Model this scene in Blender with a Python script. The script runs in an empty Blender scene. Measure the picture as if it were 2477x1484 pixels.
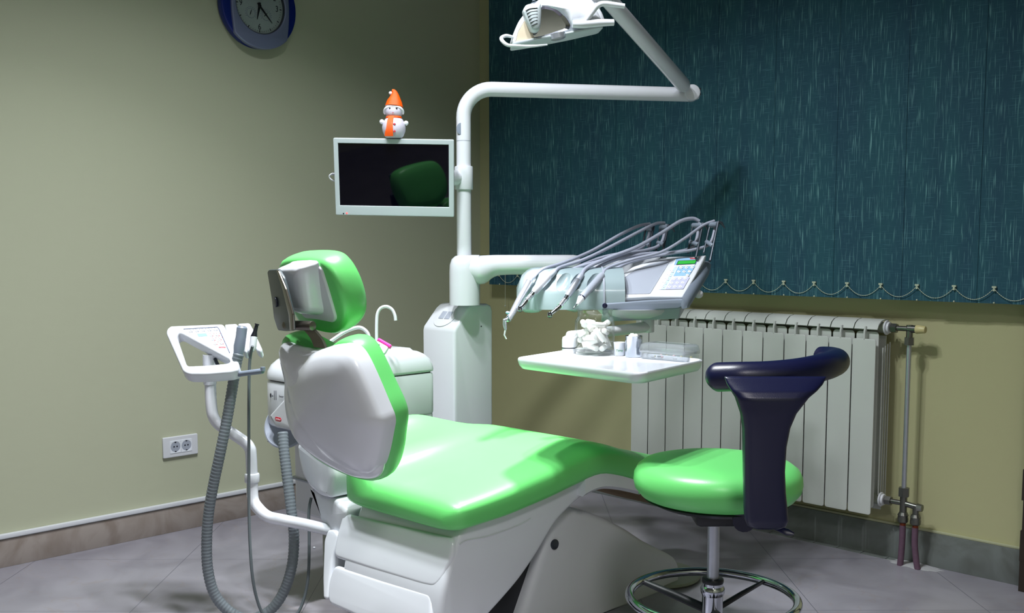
import bpy, bmesh, math, random
from mathutils import Vector as V, Matrix
random.seed(7)
C = bpy.context.scene.collection
R = math.radians
# ------------------------------------------------------------------ camera
FPX, PX, PY = 2502.6, 1238.5, 825.0
YAW, PITCH = R(44.817), R(5.279)
CAM = V((3.363, -3.184, 1.005))
cd = bpy.data.cameras.new('camera'); cam = bpy.data.objects.new('camera', cd); C.objects.link(cam)
cd.sensor_fit = 'HORIZONTAL'; cd.sensor_width = 36; cd.lens = FPX / 2477 * 36
cd.shift_y = (PY - 742) / 2477
cam.location = CAM; cam.rotation_euler = (R(90) - PITCH, 0, YAW)
bpy.context.scene.camera = cam
# ------------------------------------------------------------------ view + world
vs = bpy.context.scene.view_settings
vs.view_transform = 'Standard'; vs.look = 'None'; vs.gamma = 1; vs.use_curve_mapping = False
vs.exposure = 0.08
w = bpy.data.worlds.new('world'); bpy.context.scene.world = w; w.use_nodes = True
w.node_tree.nodes['Background'].inputs[0].default_value = (0.5, 0.62, 0.9, 1)
w.node_tree.nodes['Background'].inputs[1].default_value = 0.22
# ------------------------------------------------------------------ lamps: small recessed ceiling spots, plus added fill lights
def area(name, loc, size, power, col, spread=180):
    l = bpy.data.lights.new(name, 'AREA'); l.shape = 'DISK'; l.size = size; l.energy = power; l.color = col
    l.spread = R(spread)
    o = bpy.data.objects.new(name, l); C.objects.link(o); o.location = loc; return o
LC = (0.93, 0.97, 1.0)
for k, (x, y) in enumerate([(1.45, -1.75), (1.78, -1.68), (1.62, -1.92)]):
    area('spot_or_fill', (x, y, 2.62), 0.10, 12.5, LC, 130)
area('spot_or_fill', (1.15, -1.98, 2.62), 0.12, 9, LC, 96)  # added fill, brightens the lower left wall; no known fixture
area('camera_side_fill', (3.9, -3.1, 2.60), 0.60, 34, (1.0, .97, .97), 135)  # added soft fill from the camera side, lifts the shaded side faces

# ------------------------------------------------------------------ geometry helpers
RH = V((math.cos(YAW), math.sin(YAW), 0)); FH = V((-math.sin(YAW), math.cos(YAW), 0)); UP = V((0, 0, 1))
_f = FH * math.cos(PITCH) - UP * math.sin(PITCH); _u = UP * math.cos(PITCH) + FH * math.sin(PITCH)
def ray(x, y): return _f + RH * ((x - PX) / FPX) - _u * ((y - PY) / FPX)
def at(x, y, d): return CAM + ray(x, y) * d
def on(x, y, ax, v):
    r_ = ray(x, y); return CAM + r_ * ((v - CAM[ax]) / r_[ax])
class Plane:
    """a real plane in the room with its own u (right), v (up), n axes"""
    def __init__(s, o, n, up=UP):
        s.o = V(o); s.n = V(n).normalized(); s.u = V(up).cross(s.n).normalized(); s.v = s.n.cross(s.u).normalized()
        s.M = Matrix((( s.u.x, s.v.x, s.n.x, s.o.x), (s.u.y, s.v.y, s.n.y, s.o.y), (s.u.z, s.v.z, s.n.z, s.o.z), (0, 0, 0, 1)))
    def hit(s, x, y):
        r_ = ray(x, y); p = CAM + r_ * ((s.o - CAM).dot(s.n) / r_.dot(s.n)); q = p - s.o
        return (q.dot(s.u), q.dot(s.v))
    def pts(s, l): return [s.hit(*p) for p in l]
    def off(s, d): return Plane(s.o + s.n * d, s.n, s.v)
    def w(s, a, b, c=0): return s.o + s.u * a + s.v * b + s.n * c
def catmull(p, n=6, closed=False):
    p = [V(q) for q in p]; out = []; m = len(p)
    rng = range(m) if closed else range(m - 1)
    for i in rng:
        if closed: a, b, c, d = p[i - 1], p[i], p[(i + 1) % m], p[(i + 2) % m]
        else: a, b, c, d = p[max(i - 1, 0)], p[i], p[i + 1], p[min(i + 2, m - 1)]
        for k in range(n):
            t = k / n
            out.append(0.5 * ((2 * b) + (c - a) * t + (2 * a - 5 * b + 4 * c - d) * t * t + (3 * b - a - 3 * c + d) * t ** 3))
    if not closed: out.append(p[-1])
    return out
def chaikin(p, n=2, k=0.25):
    for _ in range(n):
        q = []
        for i in range(len(p)):
            a, b = p[i], p[(i + 1) % len(p)]
            q.append((a[0] + (b[0] - a[0]) * k, a[1] + (b[1] - a[1]) * k)); q.append((a[0] + (b[0] - a[0]) * (1 - k), a[1] + (b[1] - a[1]) * (1 - k)))
        p = q
    return p
def rrect(w_, h_, r_, n=5, cx=0, cy=0):
    o = []
    for sx, sy, a0 in ((1, 1, 0), (-1, 1, 90), (-1, -1, 180), (1, -1, 270)):
        for k in range(n + 1):
            a = R(a0 + 90 * k / n); o.append((cx + sx * (w_ / 2 - r_) + r_ * math.cos(a), cy + sy * (h_ / 2 - r_) + r_ * math.sin(a)))
    return o
def circle(r_, n=32, cx=0, cy=0, ry=None):
    return [(cx + r_ * math.cos(2 * math.pi * k / n), cy + (ry or r_) * math.sin(2 * math.pi * k / n)) for k in range(n)]
def roundc(p, r_, n=4):
    """round the corners of a closed 2-D outline"""
    o = []; m = len(p)
    for i in range(m):
        a, b, c = V(p[i - 1]), V(p[i]), V(p[(i + 1) % m])
        d1, d2 = (a - b), (c - b); t = min(r_, d1.length * .45, d2.length * .45)
        s, e = b + d1.normalized() * t, b + d2.normalized() * t
        for k in range(n + 1):
            u = k / n; q = s * (1 - u) ** 2 + b * 2 * u * (1 - u) + e * u * u; o.append((q.x, q.y))
    return o
class MB:
    def __init__(s): s.v = []; s.f = []
    def add(s, vs_, fs):
        o = len(s.v); s.v += [V(q) for q in vs_]; s.f += [tuple(i + o for i in f) for f in fs]; return s
    def frombm(s, bm, M=None):
        bm.verts.index_update(); s.add([(M @ v.co) if M else v.co.copy() for v in bm.verts], [[q.index for q in f.verts] for f in bm.faces]); bm.free(); return s
    def box(s, c, size, rz=0, bev=0, M=None, seg=2):
        bm = bmesh.new(); bmesh.ops.create_cube(bm, size=1); bmesh.ops.scale(bm, vec=size, verts=bm.verts)
        if bev: bmesh.ops.bevel(bm, geom=bm.edges[:], offset=bev, segments=seg, profile=0.5, affect='EDGES')
        T = Matrix.Translation(V(c)) @ Matrix.Rotation(rz, 4, 'Z')
        return s.frombm(bm, (M @ T) if M else T)
    def loft(s, rings, cap=True, closed=False):
        n = len(rings[0]); vs_ = [q for r_ in rings for q in r_]; fs = []
        m = len(rings)
        for i in range(m if closed else m - 1):
            for k in range(n):
                a, b = i * n, ((i + 1) % m) * n
                fs.append((a + k, a + (k + 1) % n, b + (k + 1) % n, b + k))
        if cap and not closed: fs.append(tuple(reversed(range(n)))); fs.append(tuple((m - 1) * n + k for k in range(n)))
        return s.add(vs_, fs)
    def tube(s, pts, r_, n=14, closed=False, cap=True, flat=1.0):
        pts = [V(p) for p in pts]; m = len(pts); rs = r_ if isinstance(r_, (list, tuple)) else [r_] * m
        if len(rs) != m: rs = [rs[min(int(i * (len(rs) - 1) / (m - 1)), len(rs) - 2)] * (1 - (i * (len(rs) - 1) / (m - 1)) % 1) + rs[min(int(i * (len(rs) - 1) / (m - 1)) + 1, len(rs) - 1)] * ((i * (len(rs) - 1) / (m - 1)) % 1) for i in range(m)]; rs[-1] = rs[-2] if len(rs) > 1 else rs[-1]
        rings = []; prev = None
        for i in range(m):
            a = pts[i - 1] if (i > 0 or closed) else pts[i]; b = pts[(i + 1) % m] if (i < m - 1 or closed) else pts[i]
            t = (b - a)
            if t.length < 1e-9: t = V((0, 0, 1))
            t.normalize()
            if prev is None: u = t.orthogonal().normalized()
            else:
                u = prev - t * prev.dot(t); u = u.normalized() if u.length > 1e-6 else t.orthogonal().normalized()
            prev = u; w_ = t.cross(u)
            rings.append([pts[i] + (u * math.cos(2 * math.pi * k / n) + w_ * math.sin(2 * math.pi * k / n) * flat) * rs[i] for k in range(n)])
        return s.loft(rings, cap, closed)
    def cyl(s, a, b, r0, r1=None, n=24, bev=0):
        a, b = V(a), V(b); r1 = r0 if r1 is None else r1
        if bev:
            d = (b - a).normalized(); return s.tube([a, a + d * bev * .3, a + d * bev, b - d * bev, b - d * bev * .3, b], [r0 - bev, r0 - bev * .3, r0, r1, r1 - bev * .3, r1 - bev], n)
        return s.tube([a, b], [r0, r1], n)
    def lathe(s, o, prof, n=32, axis=UP, cap=True, sx=1, sy=1):
        axis = V(axis).normalized(); u = axis.orthogonal().normalized() if abs(axis.z) < .99 else V((1, 0, 0)); w_ = axis.cross(u); o = V(o)
        rings = [[o + axis * z + (u * math.cos(2 * math.pi * k / n) * sx + w_ * math.sin(2 * math.pi * k / n) * sy) * max(r_, 1e-5) for k in range(n)] for r_, z in prof]
        return s.loft(rings, cap)
    def ball(s, c, r_, n=20, m=12, M=None):
        rr = r_ if isinstance(r_, (tuple, list)) else (r_,) * 3; rings = []
        for i in range(m + 1):
            a = math.pi * i / m; rings.append([V((rr[0] * max(math.sin(a), 1e-4) * math.cos(2 * math.pi * k / n), rr[1] * max(math.sin(a), 1e-4) * math.sin(2 * math.pi * k / n), -rr[2] * math.cos(a))) for k in range(n)])
        T = Matrix.Translation(V(c)) @ (M or Matrix()); return s.loft([[T @ q for q in r_2] for r_2 in rings])
    def plate(s, outs, P, thick, bev=0, z=0, seg=3):
        """outline(s) on plane P filled and given thickness, front face at height z, rounded rims"""
        cu = bpy.data.curves.new('t', 'CURVE'); cu.dimensions = '2D'; cu.fill_mode = 'BOTH'
        if isinstance(outs[0][0], (int, float)): outs = [outs]
        for o in outs:
            sp = cu.splines.new('POLY'); sp.points.add(len(o) - 1)
            for i, q in enumerate(o): sp.points[i].co = (q[0], q[1], 0, 1)
            sp.use_cyclic_u = True
        cu.extrude = max(thick / 2 - bev, 1e-5); cu.bevel_depth = bev; cu.bevel_resolution = seg; cu.offset = -bev
        ob = bpy.data.objects.new('t', cu); me = ob.to_mesh(); M = P.M @ Matrix.Translation((0, 0, z - thick / 2))
        s.add([M @ v.co for v in me.vertices], [tuple(p.vertices) for p in me.polygons])
        ob.to_mesh_clear(); bpy.data.objects.remove(ob); bpy.data.curves.remove(cu); return s
    def dome(s, out, P, levels, shift=None):
        """nested copies of an outline: levels = (scale, height)"""
        cx = sum(p[0] for p in out) / len(out); cy = sum(p[1] for p in out) / len(out); rings = []
        for L_ in levels:
            k, h = L_[0], L_[1]; dx, dy = (L_[2], L_[3]) if len(L_) > 2 else (0, 0)
            rings.append([P.w(cx + (p[0] - cx) * k + dx, cy + (p[1] - cy) * k + dy, h) for p in out])
        return s.loft(rings)
ROOTLOC = {}
def link(name, me, m, parent=None, loc=None):
    o = bpy.data.objects.new(name, me); C.objects.link(o)
    if m: me.materials.append(m)
    if parent: o.parent = parent; ROOTLOC[o.name] = ROOTLOC[parent.name]
    else: o.location = loc or (0, 0, 0); ROOTLOC[o.name] = V(loc or (0, 0, 0))
    return o
def obj(name, mb, m, parent=None, loc=None, ang=35, smooth=True, weld=True):
    base = ROOTLOC[parent.name] if parent else V(loc or (0, 0, 0))
    me = bpy.data.meshes.new(name); me.from_pydata([v - base for v in mb.v], [], mb.f); me.update()
    bm = bmesh.new(); bm.from_mesh(me)
    if weld: bmesh.ops.remove_doubles(bm, verts=bm.verts, dist=1e-5)
    bmesh.ops.recalc_face_normals(bm, faces=bm.faces); bm.to_mesh(me); bm.free()
    if smooth:
        for p in me.polygons: p.use_smooth = True
        me.set_sharp_from_angle(angle=R(ang))
    return link(name, me, m, parent, loc)
def tag(o, label, cat, group=None, kind=None):
    o['label'] = label; o['category'] = cat
    if group: o['group'] = group
    if kind: o['kind'] = kind
    return o
def thing(name, label, cat, loc, group=None):
    o = bpy.data.objects.new(name, None); C.objects.link(o); o.location = loc; o.empty_display_size = .05
    ROOTLOC[o.name] = V(loc); return tag(o, label, cat, group)
def struct(name, mb, m, **k):
    o = obj(name, mb, m, **k); o['kind'] = 'structure'; return o
def lab(o, t): o['label'] = t; return o
def text(name, s, P, a, b, size, m, parent, h=0.0004, z=0.0004, space=1.0, sx=1.0, align='CENTER'):
    cu = bpy.data.curves.new(name, 'FONT'); cu.body = s; cu.size = size; cu.extrude = h; cu.align_x = align; cu.align_y = 'CENTER'; cu.space_character = space
    t_ = bpy.data.objects.new('t', cu); C.objects.link(t_); bpy.context.view_layer.update()
    me = bpy.data.meshes.new_from_object(t_.evaluated_get(bpy.context.evaluated_depsgraph_get())); bpy.data.objects.remove(t_); me.name = name
    me.materials.clear(); me.materials.append(m)
    o = bpy.data.objects.new(name, me); C.objects.link(o); o.parent = parent
    M = P.M.copy(); M.translation = P.w(a, b, z) - ROOTLOC[parent.name]; o.matrix_local = M @ Matrix.Diagonal((sx, 1, 1, 1)); ROOTLOC[o.name] = ROOTLOC[parent.name]
    return o
def cut(o, mbs):
    """subtract shapes from a mesh object for good"""
    for mb in mbs:
        me = bpy.data.meshes.new('c'); base = ROOTLOC[o.name]; me.from_pydata([v - base for v in mb.v], [], mb.f); me.update()
        bm = bmesh.new(); bm.from_mesh(me); bmesh.ops.remove_doubles(bm, verts=bm.verts, dist=1e-5); bmesh.ops.recalc_face_normals(bm, faces=bm.faces); bm.to_mesh(me); bm.free()
        c = bpy.data.objects.new('c', me); C.objects.link(c); c.parent = o.parent; c.location = o.location
        md = o.modifiers.new('b', 'BOOLEAN'); md.operation = 'DIFFERENCE'; md.object = c; md.solver = 'EXACT'
        bpy.context.view_layer.update()
        dg = bpy.context.evaluated_depsgraph_get(); nm = bpy.data.meshes.new_from_object(o.evaluated_get(dg))
        o.modifiers.clear(); o.data = nm; bpy.data.objects.remove(c)
    for p in o.data.polygons: p.use_smooth = True
    o.data.set_sharp_from_angle(angle=R(30))

# ------------------------------------------------------------------ materials
def lin(c): return tuple(((x / 255) / 12.92 if x / 255 <= .04045 else ((x / 255 + .055) / 1.055) ** 2.4) for x in c) + (1,)
def mat(name, col, rough=.5, metal=0, spec=.5, coat=0, noise=0, nscale=30, bump=0, bscale=200, emit=None, es=0, sub=0):
    m = bpy.data.materials.new(name); m.use_nodes = True; nt = m.node_tree; b = nt.nodes['Principled BSDF']
    c = lin(col); b.inputs['Base Color'].default_value = c; b.inputs['Roughness'].default_value = rough; b.inputs['Metallic'].default_value = metal
    b.inputs['Specular IOR Level'].default_value = spec; b.inputs['Coat Weight'].default_value = coat; b.inputs['Coat Roughness'].default_value = .05
    tc = nt.nodes.new('ShaderNodeTexCoord')
    n = nt.nodes.new('ShaderNodeTexNoise'); n.inputs['Scale'].default_value = nscale; n.inputs['Detail'].default_value = 4; nt.links.new(tc.outputs['Object'], n.inputs['Vector'])
    mx = nt.nodes.new('ShaderNodeMix'); mx.data_type = 'RGBA'; mx.inputs[6].default_value = c
    mx.inputs[7].default_value = tuple(x * (1 - max(noise, .02)) for x in c[:3]) + (1,); nt.links.new(n.outputs['Fac'], mx.inputs[0]); nt.links.new(mx.outputs[2], b.inputs['Base Color'])
    if bump:
        n2 = nt.nodes.new('ShaderNodeTexNoise'); n2.inputs['Scale'].default_value = bscale; nt.links.new(tc.outputs['Object'], n2.inputs['Vector'])
        bp = nt.nodes.new('ShaderNodeBump'); bp.inputs['Strength'].default_value = bump; bp.inputs['Distance'].default_value = .002; nt.links.new(n2.outputs['Fac'], bp.inputs['Height']); nt.links.new(bp.outputs[0], b.inputs['Normal'])
    if emit: b.inputs['Emission Color'].default_value = lin(emit); b.inputs['Emission Strength'].default_value = es
    return m
def glass(name, tint=(1, 1, 1, 1), rough=.02, ior=1.45, haze=0):
    m = bpy.data.materials.new(name); m.use_nodes = True; nt = m.node_tree; nt.nodes.clear()
    out = nt.nodes.new('ShaderNodeOutputMaterial'); t = nt.nodes.new('ShaderNodeBsdfTransparent'); t.inputs[0].default_value = tint
    g = nt.nodes.new('ShaderNodeBsdfGlossy'); g.inputs['Roughness'].default_value = rough
    lw = nt.nodes.new('ShaderNodeLayerWeight'); lw.inputs[0].default_value = .5; pw = nt.nodes.new('ShaderNodeMath'); pw.operation = 'POWER'; pw.inputs[1].default_value = 3.2
    f = nt.nodes.new('ShaderNodeMath'); f.operation = 'MULTIPLY_ADD'; f.inputs[1].default_value = .85; f.inputs[2].default_value = .05; mx = nt.nodes.new('ShaderNodeMixShader')
    nt.links.new(lw.outputs['Facing'], pw.inputs[0]); nt.links.new(pw.outputs[0], f.inputs[0]); nt.links.new(f.outputs[0], mx.inputs[0]); nt.links.new(t.outputs[0], mx.inputs[1]); nt.links.new(g.outputs[0], mx.inputs[2])
    last = mx
    if haze:
        d = nt.nodes.new('ShaderNodeBsdfDiffuse'); d.inputs[0].default_value = (.8, .84, .88, 1); m2 = nt.nodes.new('ShaderNodeMixShader'); m2.inputs[0].default_value = haze
        nt.links.new(mx.outputs[0], m2.inputs[1]); nt.links.new(d.outputs[0], m2.inputs[2]); last = m2
    nt.links.new(last.outputs[0], out.inputs[0]); return m
M = {}
M['white'] = mat('white_plastic', (222, 225, 232), .22, coat=.3, noise=.03, nscale=8)
M['white2'] = mat('white_plastic_satin', (216, 218, 224), .4, noise=.03)
M['bezel'] = mat('silver_grey_plastic', (186, 196, 200), .35, noise=.03)
M['enamel'] = mat('white_enamel_tube', (226, 228, 236), .2, coat=.4)
M['grey'] = mat('blue_grey_plastic', (132, 142, 158), .35, noise=.05)
M['lgrey'] = mat('light_grey_plastic', (166, 172, 186), .35, noise=.04)
M['holder'] = mat('pale_teal_plastic', (150, 167, 173), .25, coat=.3, noise=.03)
M['dgrey'] = mat('dark_grey_metal', (64, 70, 80), .35, metal=.5)
M['dark'] = mat('black_plastic', (20, 22, 30), .4)
M['bracket'] = mat('dark_green_grey_metal', (62, 72, 76), .4)
M['bronze'] = mat('bronzed_metal', (110, 104, 96), .3, metal=.8)
M['chrome'] = mat('chrome', (200, 205, 215), .08, metal=1)
M['steel'] = mat('brushed_steel', (200, 204, 216), .28, metal=.75, noise=.15, nscale=60)
M['green'] = mat('green_leatherette', (110, 212, 116), .36, spec=.55, noise=.04, nscale=5, bump=.05, bscale=500)
M['navy'] = mat('navy_leatherette', (10, 14, 52), .34, noise=.05, bump=.08, bscale=600)
M['hose'] = mat('grey_silicone', (162, 166, 184), .45, noise=.06)
M['hose2'] = mat('ribbed_grey_hose', (118, 126, 132), .5, noise=.15, nscale=40)
M['thin'] = mat('dark_grey_hose', (92, 100, 104), .5)
M['black'] = mat('black_print', (22, 26, 40), .5)
M['red'] = mat('red_print', (200, 40, 62), .4)
M['pinkw'] = mat('pale_pink_print', (240, 190, 196), .4)
M['blue'] = mat('light_blue_print', (150, 190, 226), .4)
M['lblue'] = mat('pale_blue_print', (198, 218, 238), .4)
M['lilac'] = mat('lilac_print', (190, 192, 226), .4)
M['key'] = mat('white_key', (232, 236, 244), .4)
M['keyline'] = mat('slate_print', (84, 96, 130), .5)
M['lcd'] = mat('green_lcd', (50, 160, 60), .3, emit=(60, 200, 70), es=.25)
M['screen'] = mat('black_screen_glass', (2, 2, 10), .03, spec=.38)
M['rad'] = mat('cream_radiator_enamel', (204, 208, 204), .35, noise=.05, nscale=12)
M['radback'] = mat('grey_radiator_enamel', (150, 156, 140), .5, noise=.1)
M['brass'] = mat('nickel', (130, 130, 126), .3, metal=.9, noise=.2)
M['pipe'] = mat('purple_primer_pipe', (112, 84, 104), .55, noise=.4, nscale=60)
M['copper'] = mat('bare_copper', (150, 70, 40), .4, metal=.5, noise=.3)
M['beige'] = mat('beige_plastic', (206, 194, 140), .4)
M['orange'] = mat('glowing_orange_glitter', (255, 96, 10), .3, noise=.25, nscale=400, bump=.6, bscale=900, emit=(255, 90, 10), es=.12)  # slight emission added, so hat and scarf glow by themselves
M['snow'] = mat('frosted_glitter', (226, 220, 238), .25, noise=.25, nscale=500, bump=.7, bscale=900)
M['fluff'] = mat('white_fleece', (240, 240, 250), .9, bump=.6, bscale=500)
M['cotton'] = mat('cotton', (246, 245, 242), .9, bump=.3, bscale=900)
M['pink'] = mat('pink_plastic', (255, 60, 170), .3)
M['blueplast'] = mat('deep_blue_plastic', (8, 34, 118), .3, noise=.05)
M['dial'] = mat('clock_dial', (150, 162, 162), .5)
M['silver'] = mat('silver_plastic', (128, 136, 168), .3, metal=.3)
M['darkwood'] = mat('dark_brown_paint', (48, 38, 30), .6, noise=.3)
M['wood'] = mat('raw_board', (150, 118, 70), .7, noise=.4, nscale=50)
M['plaster'] = mat('dusty_plaster', (176, 176, 180), .9, noise=.2, nscale=60, bump=.5, bscale=150)
M['caulk'] = mat('pale_filler', (178, 180, 148), .8, noise=.1)
M['chain'] = mat('ivory_beads', (196, 204, 182), .4)
M['amber'] = mat('iridescent_film', (214, 200, 176), .2, noise=.3, nscale=14)
M['mirror'] = mat('mirror_reflector', (190, 192, 205), .1, metal=1)
M['jar'] = glass('clear_glass', (.97, .985, .98, 1), .02, 1.5)
M['acryl'] = glass('clear_acrylic', (.97, .98, .99, 1), .08, 1.5, .10)
M['film'] = glass('clear_film', (.9, .93, .95, 1), .15, 1.5, .12)
M['led'] = mat('red_led', (255, 60, 60), .4, emit=(255, 60, 60), es=4)
def wallmat(name, col):
    m = mat(name, col, .75, noise=.05, nscale=1.4); nt = m.node_tree; b = nt.nodes['Principled BSDF']
    n = nt.nodes.new('ShaderNodeTexNoise'); n.inputs['Scale'].default_value = 90; n.inputs['Detail'].default_value = 6
    bp = nt.nodes.new('ShaderNodeBump'); bp.inputs['Strength'].default_value = .12; bp.inputs['Distance'].default_value = .004
    nt.links.new(n.outputs['Fac'], bp.inputs['Height']); nt.links.new(bp.outputs[0], b.inputs['Normal']); return m
M['wall'] = wallmat('pale_yellow_wall_paint', (184, 187, 162))
M['wall2'] = wallmat('yellower_right_wall', (184, 182, 140))  # right wall, toned a little yellower than the others
M['ceil'] = wallmat('dimmed_ceiling_paint', (150, 155, 160))  # unseen ceiling kept grey to dim the bounce on the upper walls
def floormat():
    m = bpy.data.materials.new('marble_look_floor_tile'); m.use_nodes = True; nt = m.node_tree; b = nt.nodes['Principled BSDF']; N = nt.nodes; L = nt.links
    geo = N.new('ShaderNodeNewGeometry'); sp = N.new('ShaderNodeSeparateXYZ'); L.new(geo.outputs['Position'], sp.inputs[0])
    def math_(op, a, b_=None):
        n = N.new('ShaderNodeMath'); n.operation = op
        for i, q in enumerate((a, b_)):
            if q is None: continue
            if isinstance(q, (int, float)): n.inputs[i].default_value = q
            else: L.new(q, n.inputs[i])
        return n.outputs[0]
    g = []
    for op, off in (('ADD', -1.293), ('SUBTRACT', 1.956)):
        t = math_(op, sp.outputs[0], sp.outputs[1]); t = math_('SUBTRACT', t, off); t = math_('DIVIDE', t, .668); t = math_('ADD', t, 20.5); t = math_('FRACT', t); t = math_('SUBTRACT', t, .5); t = math_('ABSOLUTE', t)
        g.append(math_('LESS_THAN', t, .0022))
    grout = math_('MAXIMUM', g[0], g[1])
    n1 = N.new('ShaderNodeTexNoise'); n1.inputs['Scale'].default_value = 4; n1.inputs['Detail'].default_value = 8; n1.inputs['Distortion'].default_value = 1.2; L.new(geo.outputs['Position'], n1.inputs['Vector'])
    cr = N.new('ShaderNodeValToRGB'); cr.color_ramp.elements[0].position = .3; cr.color_ramp.elements[0].color = lin((130, 127, 137)); cr.color_ramp.elements[1].position = .62; cr.color_ramp.elements[1].color = lin((150, 147, 157)); L.new(n1.outputs['Fac'], cr.inputs[0])
    v = N.new('ShaderNodeTexNoise'); v.inputs['Scale'].default_value = 2.2; v.inputs['Detail'].default_value = 5; v.inputs['Distortion'].default_value = 3; L.new(geo.outputs['Position'], v.inputs['Vector'])
    va = math_('LESS_THAN', math_('ABSOLUTE', math_('SUBTRACT', v.outputs['Fac'], .5)), .006); va = math_('MULTIPLY', va, .16)
    m1 = N.new('ShaderNodeMix'); m1.data_type = 'RGBA'; L.new(va, m1.inputs[0]); L.new(cr.outputs[0], m1.inputs[6]); m1.inputs[7].default_value = lin((140, 118, 96))
    m2 = N.new('ShaderNodeMix'); m2.data_type = 'RGBA'; L.new(math_('MULTIPLY', grout, .75), m2.inputs[0]); L.new(m1.outputs[2], m2.inputs[6]); m2.inputs[7].default_value = lin((70, 72, 88))
    L.new(m2.outputs[2], b.inputs['Base Color']); b.inputs['Roughness'].default_value = .28; b.inputs['Specular IOR Level'].default_value = .4
    return m
M['floor'] = floormat()
def basemat(name, c1, c2):
    m = mat(name, c1, .35); nt = m.node_tree; N = nt.nodes; L = nt.links; b = N['Principled BSDF']
    geo = N.new('ShaderNodeNewGeometry')
    v = N.new('ShaderNodeTexNoise'); v.inputs['Scale'].default_value = 7; v.inputs['Detail'].default_value = 6; v.inputs['Distortion'].default_value = 1.5; L.new(geo.outputs['Position'], v.inputs['Vector'])
    cr = N.new('ShaderNodeValToRGB'); cr.color_ramp.elements[0].position = .35; cr.color_ramp.elements[0].color = lin(c2); cr.color_ramp.elements[1].position = .6; cr.color_ramp.elements[1].color = lin(c1)
    L.new(v.outputs['Fac'], cr.inputs[0]); L.new(cr.outputs[0], b.inputs['Base Color']); return m
M['base'] = basemat('marble_skirting_tile', (158, 148, 142), (138, 126, 118))
M['base2'] = basemat('grey_skirting_tile', (118, 124, 122), (100, 104, 100))
def blindmat():
    m = bpy.data.materials.new('teal_slub_fabric'); m.use_nodes = True; nt = m.node_tree; b = nt.nodes['Principled BSDF']; N = nt.nodes; L = nt.links
    geo = N.new('ShaderNodeNewGeometry')
    def streak(sx, sz, lo, hi):
        mp = N.new('ShaderNodeMapping'); mp.inputs['Scale'].default_value = (sx, sx, sz); L.new(geo.outputs['Position'], mp.inputs[0])
        n = N.new('ShaderNodeTexNoise'); n.inputs['Scale'].default_value = 1; n.inputs['Detail'].default_value = 1.5; L.new(mp.outputs[0], n.inputs['Vector'])
        r_ = N.new('ShaderNodeMapRange'); r_.inputs[1].default_value = lo; r_.inputs[2].default_value = hi; L.new(n.outputs['Fac'], r_.inputs[0]); return r_.outputs[0]
    vv = streak(330, 14, .58, .8); hh = streak(16, 420, .6, .82); big = streak(14, 2.5, .3, .7)
    m0 = N.new('ShaderNodeMix'); m0.data_type = 'RGBA'; L.new(big, m0.inputs[0]); m0.inputs[6].default_value = lin((26, 70, 90)); m0.inputs[7].default_value = lin((31, 82, 96))
    mx = N.new('ShaderNodeMix'); mx.data_type = 'RGBA'; L.new(vv, mx.inputs[0]); L.new(m0.outputs[2], mx.inputs[6]); mx.inputs[7].default_value = lin((112, 162, 166))
    m2 = N.new('ShaderNodeMix'); m2.data_type = 'RGBA'; L.new(hh, m2.inputs[0]); L.new(mx.outputs[2], m2.inputs[6]); m2.inputs[7].default_value = lin((74, 122, 136))
    L.new(m2.outputs[2], b.inputs['Base Color']); b.inputs['Roughness'].default_value = .8
    tr = N.new('ShaderNodeBsdfTranslucent')
    return m
M['blind'] = blindmat()

# ================================================================== THE ROOM
RX0, RX1, RY0, RY1, H = 0, 4.6, -5.2, 0, 2.65
struct('floor', MB().box(((RX0 + RX1) / 2, (RY0 + RY1) / 2, -.03), (RX1 + .3, -RY0 + .3, .06)), M['floor'])
struct('ceiling', MB().box(((RX0 + RX1) / 2, (RY0 + RY1) / 2, H + .05), (RX1 + .3, -RY0 + .3, .1)), M['ceil'])
struct('wall_left', MB().box((-.06, RY0 / 2, H / 2), (.12, -RY0 + .24, H)), M['wall'])
struct('wall_right', MB().box((RX1 / 2, .06, H / 2), (RX1, .12, H)), M['wall2'])
struct('wall_front', MB().box((RX1 / 2, RY0 - .06, H / 2), (RX1, .12, H)), M['wall'])
struct('wall_side', MB().box((RX1 + .06, RY0 / 2, H / 2), (.12, -RY0 + .24, H)), M['wall'])
struct('baseboard_left', MB().box((.005, RY0 / 2, .044), (.010, -RY0, .088), bev=.001), M['base'])
struct('baseboard_right', MB().box((1.17, -.005, .054), (2.32, .010, .108), bev=.001), M['base2'])
struct('trim_4', MB().box((1.17, -.004, .112), (2.32, .009, .008), bev=.002), M['caulk'])
t1 = struct('trim_1', MB().box((.008, RY0 / 2, .099), (.016, -RY0, .014), bev=.002).box((.003, RY0 / 2, .090), (.006, -RY0, .005)), M['white2'])
dj = MB()
for k in range(30):
    z0 = k * .09
    wob = random.uniform(-.004, .004)
    dj.box((2.346 + wob + .03, -.03, z0 + .045), (.07, .06, .0905))
struct('trim_2', dj, M['darkwood'], smooth=False)
# pale tile strips laid along the right skirting: narrow filler tiles on the floor edge
fs = MB()
for k in range(11): fs.box((1.12 + k * .085, -.024, .0012), (.082, .024, .0024))
struct('trim_3', fs, M['base2'], smooth=False)

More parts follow.
